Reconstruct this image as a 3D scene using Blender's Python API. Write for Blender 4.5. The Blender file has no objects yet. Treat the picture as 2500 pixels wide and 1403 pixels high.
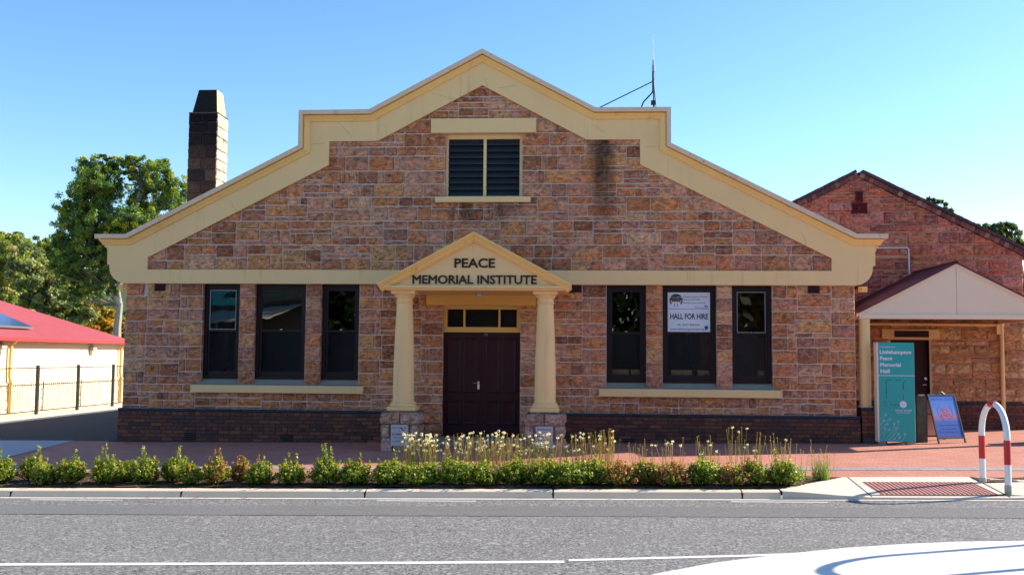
import bpy, math, random
import numpy as np
from mathutils import Vector, Matrix, noise
from mathutils.geometry import tessellate_polygon
random.seed(7); rng = np.random.default_rng(7)
scene = bpy.context.scene
COL = scene.collection
R = math.radians

# ------------------------------------------------------------------ camera, sky, sun, exposure
CAM = Vector((1.95, -20.1, 1.71))
yaw, pitch, roll = R(3.8), R(3.94), R(0.45)
fw = Vector((-math.sin(yaw)*math.cos(pitch), math.cos(yaw)*math.cos(pitch), math.sin(pitch)))
r0 = Vector((math.cos(yaw), math.sin(yaw), 0)); u0 = r0.cross(fw)
rt = r0*math.cos(roll) + u0*math.sin(roll); up = u0*math.cos(roll) - r0*math.sin(roll)
cd = bpy.data.cameras.new('camera'); cam = bpy.data.objects.new('camera', cd); COL.objects.link(cam)
cam.matrix_world = Matrix(((rt.x, up.x, -fw.x, CAM.x), (rt.y, up.y, -fw.y, CAM.y), (rt.z, up.z, -fw.z, CAM.z), (0, 0, 0, 1)))
cd.sensor_fit = 'HORIZONTAL'; cd.sensor_width = 36; cd.lens = 2450/2500*36
cd.clip_start = 0.1; cd.clip_end = 3000
cd.dof.use_dof = True; cd.dof.focus_distance = 19.5; cd.dof.aperture_fstop = 2.6
scene.camera = cam

SUN = Vector((1.72, 0.69, 1.0)).normalized()
wd = bpy.data.worlds.new('World'); scene.world = wd; wd.use_nodes = True
nt = wd.node_tree; nt.nodes.clear()
sky = nt.nodes.new('ShaderNodeTexSky'); sky.sky_type = 'NISHITA'; sky.sun_disc = False
sky.sun_elevation = math.asin(SUN.z); sky.sun_rotation = math.atan2(SUN.x, SUN.y)
sky.altitude = 200; sky.air_density = 1.0; sky.dust_density = 0.35; sky.ozone_density = 2.5
bg = nt.nodes.new('ShaderNodeBackground'); bg.inputs[1].default_value = 0.12
wo = nt.nodes.new('ShaderNodeOutputWorld')
hs = nt.nodes.new('ShaderNodeHueSaturation'); hs.inputs['Saturation'].default_value = 1.20; hs.inputs['Hue'].default_value = 0.502
nt.links.new(sky.outputs[0], hs.inputs['Color']); nt.links.new(hs.outputs[0], bg.inputs[0]); nt.links.new(bg.outputs[0], wo.inputs[0])
ld = bpy.data.lights.new('sun', 'SUN'); ld.energy = 5.0; ld.angle = R(0.53); ld.color = (1.0, 0.89, 0.74)
sun = bpy.data.objects.new('sun', ld); COL.objects.link(sun)
sun.rotation_euler = SUN.to_track_quat('Z', 'Y').to_euler(); sun.location = SUN*60
vs = scene.view_settings; vs.view_transform = 'Standard'; vs.look = 'None'; vs.gamma = 1.0; vs.exposure = 1.15
scene.cycles.use_denoising = True
scene.cycles.max_bounces = 8; scene.cycles.transparent_max_bounces = 12

# ------------------------------------------------------------------ materials
def srgb(r, g, b):
    f = lambda c: (c/255/12.92) if c/255 <= 0.04045 else ((c/255+0.055)/1.055)**2.4
    return (f(r), f(g), f(b))
class NT:
    def __init__(s, name):
        s.m = bpy.data.materials.new(name); s.m.use_nodes = True; s.t = s.m.node_tree; s.t.nodes.clear()
        s.out = s.n('OutputMaterial')
    def n(s, k, **kw):
        x = s.t.nodes.new('ShaderNode'+k)
        for a, b in kw.items(): setattr(x, a, b)
        return x
    def l(s, a, b): s.t.links.new(a, b)
    def coord(s, scale=(1, 1, 1), kind='Object'):
        tc = s.n('TexCoord'); mp = s.n('Mapping'); mp.inputs['Scale'].default_value = scale
        s.l(tc.outputs[kind], mp.inputs[0]); return mp.outputs[0]
    def noise(s, vec, scale, detail=4, rough=0.55):
        x = s.n('TexNoise'); x.inputs['Scale'].default_value = scale; x.inputs['Detail'].default_value = detail
        x.inputs['Roughness'].default_value = rough; s.l(vec, x.inputs['Vector']); return x.outputs['Fac']
    def ramp(s, fac, stops):
        x = s.n('ValToRGB'); e = x.color_ramp.elements
        while len(e) < len(stops): e.new(0.5)
        for i, (p, c) in enumerate(stops):
            e[i].position = p; e[i].color = (c if isinstance(c, tuple) else (c, c, c)) + (1,)
        s.l(fac, x.inputs[0]); return x.outputs[0]
    def mix(s, fac, a, b, mode='MIX'):
        x = s.n('Mix', data_type='RGBA', blend_type=mode)
        for sock, v in ((x.inputs[0], fac), (x.inputs[6], a), (x.inputs[7], b)):
            if hasattr(v, 'is_linked'): s.l(v, sock)
            elif isinstance(v, tuple): sock.default_value = v + (1,)
            else: sock.default_value = v
        return x.outputs[2]
    def math(s, op, a, b=0.0):
        x = s.n('Math', operation=op)
        for sock, v in ((x.inputs[0], a), (x.inputs[1], b)):
            if hasattr(v, 'is_linked'): s.l(v, sock)
            else: sock.default_value = v
        return x.outputs[0]
    def bump(s, h, strength=0.4, dist=0.02):
        x = s.n('Bump'); x.inputs['Strength'].default_value = strength; x.inputs['Distance'].default_value = dist
        s.l(h, x.inputs['Height']); return x.outputs[0]
    def bsdf(s, color, rough=0.6, spec=0.5, normal=None, metal=0.0):
        x = s.n('BsdfPrincipled'); x.inputs['Metallic'].default_value = metal
        for k, v in (('Base Color', color), ('Roughness', rough), ('Specular IOR Level', spec)):
            if hasattr(v, 'is_linked'): s.l(v, x.inputs[k])
            elif isinstance(v, tuple): x.inputs[k].default_value = v + (1,)
            else: x.inputs[k].default_value = v
        if normal is not None: s.l(normal, x.inputs['Normal'])
        return x
    def done(s, sh): s.l(sh.outputs[0], s.out.inputs[0]); return s.m
    def attr(s): x = s.n('Attribute', attribute_name='tint'); return x.outputs['Color']

M = {}
def simple(name, col, rough=0.55, spec=0.4, var=0.12, vscale=3.0, bump=0.0, bscale=60, metal=0.0, dirt=0.0, dirtcol=(0.03, 0.027, 0.022)):
    t = NT(name); v = t.coord()
    n = t.noise(v, vscale, 5)
    c = t.mix(n, tuple(x*(1-var) for x in col), tuple(min(1, x*(1+var)) for x in col))
    if dirt:
        d = t.ramp(t.noise(v, 7.0, 8, 0.7), [(0.0, 0.0), (0.62, 0.0), (0.75, 1.0)])
        c = t.mix(t.math('MULTIPLY', d, dirt), c, dirtcol)
    nm = t.bump(t.noise(v, bscale, 4), bump, 0.01) if bump else None
    M[name] = t.done(t.bsdf(c, rough, spec, nm, metal)); return M[name]

def paint(name, col, streak=0.3, scol=(0.36, 0.24, 0.12), speck=0.0):
    t = NT(name); v = t.coord(); n = t.noise(v, 1.3, 5)
    c = t.mix(n, tuple(x*0.92 for x in col), tuple(min(1, x*1.06) for x in col))
    st = t.math('MULTIPLY', t.ramp(t.noise(t.coord((7, 7, 0.35)), 1.0, 6, 0.65), [(0.56, 0.0), (0.74, 1.0)]), t.ramp(t.noise(v, 1.1, 4), [(0.42, 0.0), (0.62, 1.0)]))
    c = t.mix(t.math('MULTIPLY', st, streak), c, scol)
    if speck:
        d = t.ramp(t.noise(v, 9.0, 9, 0.72), [(0.60, 0.0), (0.70, 1.0)]); c = t.mix(t.math('MULTIPLY', d, speck), c, (0.05, 0.04, 0.03))
    M[name] = t.done(t.bsdf(c, 0.62, 0.3, t.bump(t.noise(v, 70, 4), 0.08, 0.01))); return M[name]
def wall_stain(t, c):
    """black water streak under the right kink of the parapet, and soot under the louvre sill"""
    tc = t.n('TexCoord'); sx = t.n('SeparateXYZ'); t.l(tc.outputs['Object'], sx.inputs[0]); mid = t.noise(tc.outputs['Object'], 9, 6, 0.65)
    wob = t.math('MULTIPLY', t.math('SUBTRACT', t.noise(t.coord((1, 1, 0.7)), 3.5, 4), 0.5), 0.30)
    dx = t.math('ABSOLUTE', t.math('ADD', t.math('SUBTRACT', sx.outputs[0], 2.42), wob))
    g = t.ramp(dx, [(0.09, 1.0), (0.33, 0.0)])
    hz = t.ramp(t.math('MULTIPLY', t.math('SUBTRACT', sx.outputs[2], 4.0), 0.5), [(0.0, 0.0), (0.25, 0.35), (0.78, 1.0)])
    c = t.mix(t.math('MULTIPLY', t.math('MULTIPLY', t.math('MULTIPLY', g, hz), t.ramp(mid, [(0.2, 1.0), (0.8, 0.6)])), 0.95), c, (0.012, 0.010, 0.009))
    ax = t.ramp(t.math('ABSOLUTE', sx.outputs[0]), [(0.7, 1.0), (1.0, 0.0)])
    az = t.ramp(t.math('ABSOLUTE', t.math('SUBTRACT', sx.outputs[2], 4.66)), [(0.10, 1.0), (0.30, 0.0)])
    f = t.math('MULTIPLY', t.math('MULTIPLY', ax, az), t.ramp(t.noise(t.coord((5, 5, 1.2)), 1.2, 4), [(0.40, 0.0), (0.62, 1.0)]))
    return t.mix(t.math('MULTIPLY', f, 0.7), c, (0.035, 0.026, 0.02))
def stone_mat(name, stain=True):
    t = NT(name); v = t.coord(); a = t.attr()
    mid = t.noise(v, 10, 7, 0.68); fine = t.noise(v, 70, 5, 0.7)
    bed = t.noise(t.coord((1.0, 1.0, 1.7)), 8.5, 7, 0.70); vein = t.noise(t.coord((1.3, 1.3, 1.9)), 4.2, 7, 0.62)
    c = t.mix(t.ramp(bed, [(0.36, 0.0), (0.62, 1.0)]), t.mix(1.0, a, (0.82, 0.76, 0.76), 'MULTIPLY'), t.mix(1.0, a, (1.5, 1.45, 1.42), 'MULTIPLY'))
    pale = t.ramp(t.noise(t.coord((3, 3, 5)), 2.6, 6, 0.65), [(0.52, 0.0), (0.62, 1.0)])
    c = t.mix(t.math('MULTIPLY', pale, 0.62), c, (0.74, 0.52, 0.40))
    c = t.mix(t.math('MULTIPLY', t.ramp(t.noise(t.coord((2, 2, 3.4)), 3.1, 7, 0.7), [(0.56, 0.0), (0.70, 1.0)]), 0.42), c, (0.20, 0.105, 0.085))
    c = t.mix(t.math('MULTIPLY', t.ramp(t.noise(v, 2.2, 5), [(0.50, 0.0), (0.66, 1.0)]), 0.40), c, (0.66, 0.26, 0.06))
    crack = t.ramp(t.math('ABSOLUTE', t.math('SUBTRACT', vein, 0.5)), [(0.0, 1.0), (0.018, 0.0)])
    c = t.mix(t.math('MULTIPLY', crack, 0.40), c, (0.06, 0.038, 0.03))
    c = t.mix(t.ramp(fine, [(0.25, 0.35), (0.42, 0.0)]), c, (0.08, 0.05, 0.04))
    c = t.mix(t.math('MULTIPLY', t.ramp(t.noise(v, 0.9, 5, 0.6), [(0.50, 0.0), (0.68, 1.0)]), 0.16), c, (0.10, 0.065, 0.055))
    if stain: c = wall_stain(t, c)
    h = t.math('ADD', t.math('ADD', t.math('MULTIPLY', mid, 0.7), t.math('MULTIPLY', fine, 0.4)), t.math('SUBTRACT', t.math('MULTIPLY', bed, 0.9), t.math('MULTIPLY', crack, 0.25)))
    M[name] = t.done(t.bsdf(c, 0.88, 0.2, t.bump(h, 1.0, 0.085))); return M[name]
stone_mat('sandstone'); stone_mat('annexe_sandstone', False)

def tinted(name, rough=0.6, spec=0.3, mott=0.3, bump=0.3, scale=25, trans=0.0):
    t = NT(name); v = t.coord(); a = t.attr(); n = t.noise(v, scale, 5, 0.65)
    c = t.mix(n, t.mix(1.0, a, (1-mott,)*3, 'MULTIPLY'), t.mix(1.0, a, (1+mott,)*3, 'MULTIPLY'))
    b = t.bsdf(c, rough, spec, t.bump(n, bump, 0.01) if bump else None)
    if trans:
        tr = t.n('BsdfTranslucent'); t.l(t.mix(1.0, a, (1.6, 1.6, 0.55), 'MULTIPLY'), tr.inputs[0])
        mx = t.n('MixShader'); mx.inputs[0].default_value = trans
        t.l(b.outputs[0], mx.inputs[1]); t.l(tr.outputs[0], mx.inputs[2]); b = mx
    M[name] = t.done(b); return M[name]
tinted('clinker_brick', 0.55, 0.4, 0.35, 0.35, 40)
tinted('leaf', 0.42, 0.40, 0.1, 0, 8, 0.42)
tinted('dry_stem', 0.8, 0.2, 0.1, 0, 8, 0.25)
tinted('printed', 0.45, 0.4, 0.03, 0, 4)
tinted('chimney_stone', 0.9, 0.15, 0.75, 1.0, 16)
tinted('pale_stone', 0.85, 0.2, 0.12, 0.5, 12)
tinted('bark', 0.9, 0.1, 0.35, 0.5, 6)

CREAM = (0.88, 0.575, 0.262)
t = NT('mortar'); v = t.coord(); n = t.noise(v, 5, 5)
c = wall_stain(t, t.mix(n, (0.60, 0.43, 0.35), (0.82, 0.61, 0.51)))
M['mortar'] = t.done(t.bsdf(c, 0.9, 0.1, t.bump(t.noise(v, 80, 4), 0.4, 0.01)))
simple('soot_mortar', (0.10, 0.08, 0.075), 0.9, 0.1, 0.3, 6, 0.3, 80)
simple('dark_mortar', (0.105, 0.072, 0.064), 0.9, 0.1, 0.18, 6, 0.3, 80)
simple('annexe_mortar', (0.66, 0.32, 0.21), 0.9, 0.1, 0.18, 6, 0.4, 80)
paint('cream_paint', CREAM, 0.42)
paint('cornice_paint', (0.92, 0.575, 0.20), 0.55, (0.36, 0.20, 0.07))
paint('coping_paint', (0.74, 0.54, 0.38), 0.55, (0.16, 0.11, 0.07), 0.75)
simple('shed_cream', (0.80, 0.70, 0.47), 0.6, 0.3, 0.04, 1.0)
simple('red_gutter', (0.42, 0.03, 0.03), 0.45, 0.4, 0.1)
simple('annexe_vent', (0.16, 0.012, 0.018), 0.7, 0.3, 0.2)
simple('dirt_line', (0.30, 0.21, 0.11), 0.8, 0.2, 0.2)
simple('pale_cream', (0.84, 0.64, 0.46), 0.55, 0.3, 0.05, 1.5)
simple('sill_top', (0.30, 0.27, 0.20), 0.8, 0.2, 0.15, 5, 0.2, 50, dirt=0.5)
simple('yellow_paint', (0.78, 0.46, 0.12), 0.55, 0.35, 0.05)
simple('maroon_paint', (0.036, 0.005, 0.009), 0.5, 0.25, 0.15)
simple('window_paint', (0.014, 0.004, 0.006), 0.45, 0.3, 0.15)
simple('letter_maroon', (0.025, 0.006, 0.008), 0.5, 0.4, 0.1)
simple('louvre_paint', (0.020, 0.026, 0.030), 0.5, 0.4, 0.2)
simple('black_metal', (0.012, 0.012, 0.014), 0.4, 0.5, 0.1)
simple('galvanised', (0.30, 0.31, 0.33), 0.4, 0.5, 0.15, metal=0.6)
simple('chrome', (0.6, 0.6, 0.6), 0.25, 0.5, 0.05, metal=0.9)
simple('white_plastic', (0.75, 0.75, 0.74), 0.45, 0.4, 0.04)
simple('white_marking', (0.70, 0.69, 0.66), 0.8, 0.2, 0.10, 6, 0.2, 90, dirt=0.45, dirtcol=(0.16, 0.155, 0.15))
simple('concrete', (0.60, 0.53, 0.44), 0.85, 0.2, 0.10, 1.6, 0.2, 90, dirt=0.25, dirtcol=(0.2, 0.18, 0.15))
simple('kerb_concrete', (0.86, 0.65, 0.45), 0.85, 0.2, 0.14, 2.2, 0.2, 80, dirt=0.45, dirtcol=(0.16, 0.14, 0.115))
simple('apron_concrete', (0.40, 0.40, 0.40), 0.85, 0.2, 0.08, 1.2, 0.15, 80)
simple('island_concrete', (0.66, 0.63, 0.59), 0.8, 0.2, 0.12, 1.6, 0.25, 60, dirt=0.55, dirtcol=(0.36, 0.32, 0.28))
simple('red_tactile', (0.30, 0.045, 0.045), 0.7, 0.3, 0.15)
simple('tactile_base', (0.48, 0.30, 0.27), 0.75, 0.3, 0.1)
simple('hoop_white', (0.80, 0.79, 0.78), 0.35, 0.5, 0.03, dirt=0.2, dirtcol=(0.4, 0.36, 0.3))
simple('hoop_red', (0.55, 0.018, 0.022), 0.35, 0.5, 0.05)
simple('hoop_foot', (0.45, 0.40, 0.33), 0.6, 0.4, 0.3, 20, dirt=0.6, dirtcol=(0.2, 0.1, 0.05))
simple('teal_panel', (0.03, 0.37, 0.35), 0.40, 0.4, 0.08, 2.5)
simple('scuff_grey', (0.03, 0.10, 0.10), 0.7, 0.2, 0.2)
simple('sign_white', (0.72, 0.70, 0.78), 0.45, 0.4, 0.03)
simple('sign_pale_teal', (0.20, 0.50, 0.50), 0.45, 0.4, 0.03)
simple('old_timber', (0.13, 0.105, 0.085), 0.85, 0.2, 0.5, 9, 0.6, 30)
simple('marble_plaque', (0.50, 0.47, 0.47), 0.4, 0.4, 0.12, 5)
simple('ink', (0.012, 0.012, 0.016), 0.6, 0.3, 0.05)
simple('ink_green', (0.02, 0.035, 0.03), 0.6, 0.3, 0.05)
simple('poster_white', (0.66, 0.68, 0.74), 0.5, 0.3, 0.04, 2)
simple('logo_blue', (0.02, 0.07, 0.14), 0.5, 0.3, 0.05)
simple('logo_green', (0.04, 0.08, 0.03), 0.5, 0.3, 0.05)
simple('logo_brown', (0.17, 0.07, 0.06), 0.5, 0.3, 0.05)
simple('badge_blue', (0.035, 0.12, 0.30), 0.5, 0.3, 0.05)
simple('yoga_red', (0.55, 0.010, 0.035), 0.5, 0.3, 0.05)
simple('yoga_navy', (0.010, 0.03, 0.16), 0.5, 0.3, 0.05)
simple('yoga_line', (0.16, 0.28, 0.62), 0.5, 0.3, 0.05)
simple('rear_board', (0.62, 0.46, 0.42), 0.5, 0.3, 0.05)
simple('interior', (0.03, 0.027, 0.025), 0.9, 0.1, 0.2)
simple('chair_wood', (0.75, 0.42, 0.14), 0.5, 0.3, 0.2, 8)
simple('vent_clay', (0.075, 0.014, 0.016), 0.7, 0.3, 0.2)
simple('void', (0.004, 0.004, 0.004), 0.9, 0.1, 0.1)
simple('shop_wall', (0.30, 0.27, 0.22), 0.9, 0.1, 0.25, 3)
simple('shop_teal', (0.05, 0.72, 0.74), 0.5, 0.4, 0.1)
simple('panel_blue', (0.05, 0.09, 0.20), 0.15, 0.6, 0.1)
simple('lamp_grey', (0.30, 0.30, 0.30), 0.4, 0.5, 0.1)
simple('lamp_glass', (0.55, 0.48, 0.36), 0.2, 0.5, 0.05)
simple('dry_leaf', (0.30, 0.13, 0.05), 0.8, 0.2, 0.4, 30)
simple('petal', (0.80, 0.78, 0.74), 0.7, 0.2, 0.05)
simple('petal_violet', (0.45, 0.22, 0.62), 0.7, 0.2, 0.1)
simple('hill_grass', (0.07, 0.085, 0.03), 0.95, 0.1, 0.4, 0.2)
simple('trim_pink', (0.62, 0.42, 0.24), 0.55, 0.3, 0.05)

def corrugated(name, col, axis, pitch_m=0.076, rough=0.45):
    t = NT(name); tc = t.n('TexCoord'); sx = t.n('SeparateXYZ'); t.l(tc.outputs['Object'], sx.inputs[0])
    h = t.math('SINE', t.math('MULTIPLY', sx.outputs[axis], 6.2832/pitch_m))
    n = t.noise(t.coord(), 2.0, 5)
    c = t.mix(n, tuple(x*0.85 for x in col), tuple(x*1.15 for x in col))
    M[name] = t.done(t.bsdf(c, rough, 0.4, t.bump(h, 0.6, 0.02))); return M[name]
corrugated('maroon_roofing', (0.085, 0.012, 0.022), 1)
corrugated('red_roofing', (0.34, 0.065, 0.075), 1, 0.19, 0.6)
corrugated('grey_roofing', (0.30, 0.30, 0.31), 1)
corrugated('awning_sheet', (0.80, 0.74, 0.60), 0, 0.2)

def asphalt(name, base, scale, var, spark, crack=True):
    t = NT(name); v = t.coord()
    n1 = t.noise(v, scale, 3, 0.7); n2 = t.noise(v, 0.55, 4); vo = t.n('TexVoronoi'); vo.inputs['Scale'].default_value = scale*0.75
    t.l(v, vo.inputs['Vector'])
    st = t.math('MULTIPLY', t.ramp(n1, [(0.35, 0.0), (0.72, 1.0)]), 1.0)
    c = t.mix(st, tuple(x*(1-var) for x in base), tuple(x*(1+var*1.6) for x in base))
    c = t.mix(t.math('MULTIPLY', t.n_sep(vo), spark), c, (0.42, 0.41, 0.39))
    c = t.mix(t.math('MULTIPLY', t.ramp(n2, [(0.35, 0.0), (0.7, 1.0)]), 0.25), c, tuple(x*0.72 for x in base))
    lane = t.noise(t.coord((0.03, 1.1, 1)), 1.0, 3)
    c = t.mix(t.math('MULTIPLY', t.ramp(lane, [(0.45, 0.0), (0.65, 1.0)]), 0.25), c, tuple(min(1, x*1.5) for x in base))
    M[name] = t.done(t.bsdf(c, 0.85, 0.25, t.bump(n1, 0.7, 0.012))); return M[name]
def n_sep(self, vo):
    return self.ramp(vo.outputs['Color'], [(0.72, 0.0), (0.9, 1.0)])
NT.n_sep = n_sep
asphalt('asphalt', (0.160, 0.156, 0.151), 40, 0.95, 0.75)
asphalt('smooth_asphalt', (0.148, 0.145, 0.142), 75, 0.45, 0.30)
asphalt('driveway_asphalt', (0.032, 0.036, 0.042), 60, 0.35, 0.10)

def pavers(name, ca, cb, cm, bw=0.23, bh=0.115, mort=0.006, rot=0.0):
    t = NT(name); tc = t.n('TexCoord'); mp = t.n('Mapping'); mp.inputs['Rotation'].default_value = (0, 0, rot)
    t.l(tc.outputs['Object'], mp.inputs[0]); v = mp.outputs[0]
    b = t.n('TexBrick'); b.offset = 0.5; b.inputs['Scale'].default_value = 1.0
    b.inputs['Brick Width'].default_value = bw; b.inputs['Row Height'].default_value = bh; b.inputs['Mortar Size'].default_value = mort
    b.inputs['Mortar Smooth'].default_value = 0.3
    b.inputs['Color1'].default_value = ca+(1,); b.inputs['Color2'].default_value = cb+(1,); b.inputs['Mortar'].default_value = cm+(1,)
    t.l(v, b.inputs['Vector'])
    n = t.noise(t.coord(), 0.9, 5); n2 = t.noise(t.coord(), 40, 4)
    c = t.mix(t.math('MULTIPLY', t.ramp(n, [(0.4, 0.0), (0.75, 1.0)]), 0.3), b.outputs['Color'], tuple(x*0.62 for x in ca))
    c = t.mix(n2, t.mix(1.0, c, (0.85,)*3, 'MULTIPLY'), t.mix(1.0, c, (1.15,)*3, 'MULTIPLY'))
    M[name] = t.done(t.bsdf(c, 0.82, 0.25, t.bump(t.math('SUBTRACT', n2, t.math('MULTIPLY', b.outputs['Fac'], 2.0)), 0.35, 0.01))); return M[name]
pavers('clay_pavers', (0.45, 0.180, 0.130), (0.52, 0.230, 0.165), (0.24, 0.10, 0.08))
pavers('grey_pavers', (0.26, 0.275, 0.29), (0.32, 0.33, 0.34), (0.16, 0.16, 0.16), 0.4, 0.4, 0.012)

def soil():
    t = NT('soil'); v = t.coord(); n = t.noise(v, 28, 6, 0.75); n2 = t.noise(v, 3, 4)
    c = t.ramp(n, [(0.25, (0.02, 0.013, 0.010)), (0.48, (0.09, 0.055, 0.035)), (0.62, (0.22, 0.15, 0.10)), (0.72, (0.50, 0.41, 0.31))])
    M['soil'] = t.done(t.bsdf(c, 0.95, 0.1, t.bump(n, 1.0, 0.04)))
soil()
def yoga_print():   # the printed sunset-over-sea picture of the A-board
    t = NT('yoga_print'); tc = t.n('TexCoord'); sx = t.n('SeparateXYZ'); t.l(tc.outputs['Object'], sx.inputs[0])
    z = t.math('DIVIDE', sx.outputs[2], 0.95)
    c = t.ramp(z, [(0.0, (0.008, 0.05, 0.34)), (0.44, (0.010, 0.08, 0.42)), (0.475, (0.04, 0.11, 0.40)), (0.48, (0.24, 0.07, 0.22)), (0.56, (0.28, 0.15, 0.35)), (0.72, (0.06, 0.19, 0.60)), (1.0, (0.01, 0.13, 0.60))])
    c = t.mix(t.math('MULTIPLY', t.noise(t.coord((1, 1, 9)), 2.5, 4), 0.18), c, (0.12, 0.22, 0.56))
    M['yoga_print'] = t.done(t.bsdf(c, 0.35, 0.4))
yoga_print()
def glass(name, tint, refl, bumpy):
    t = NT(name)
    tr = t.n('BsdfTransparent'); tr.inputs[0].default_value = (tint, tint, tint*1.02, 1)
    gl = t.n('BsdfGlossy'); gl.inputs['Roughness'].default_value = 0.12 if bumpy else 0.01
    if bumpy:
        vo = t.n('TexVoronoi'); vo.inputs['Scale'].default_value = 75; t.l(t.coord(), vo.inputs['Vector'])
        nb = t.bump(vo.outputs['Distance'], 0.8, 0.01)
    else:
        nb = t.bump(t.noise(t.coord(), 1.3, 2), 0.05, 0.03)
    t.l(nb, gl.inputs['Normal'])
    fr = t.n('Fresnel'); fr.inputs[0].default_value = 1.5; t.l(nb, fr.inputs['Normal'])
    f = t.math('ADD', fr.outputs[0], refl)
    mx = t.n('MixShader'); t.l(f, mx.inputs[0]); t.l(tr.outputs[0], mx.inputs[1]); t.l(gl.outputs[0], mx.inputs[2])
    M[name] = t.done(mx); return M[name]
glass('clear_glass', 0.55, 0.075, False); glass('obscure_glass', 0.70, -0.02, True)

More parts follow.
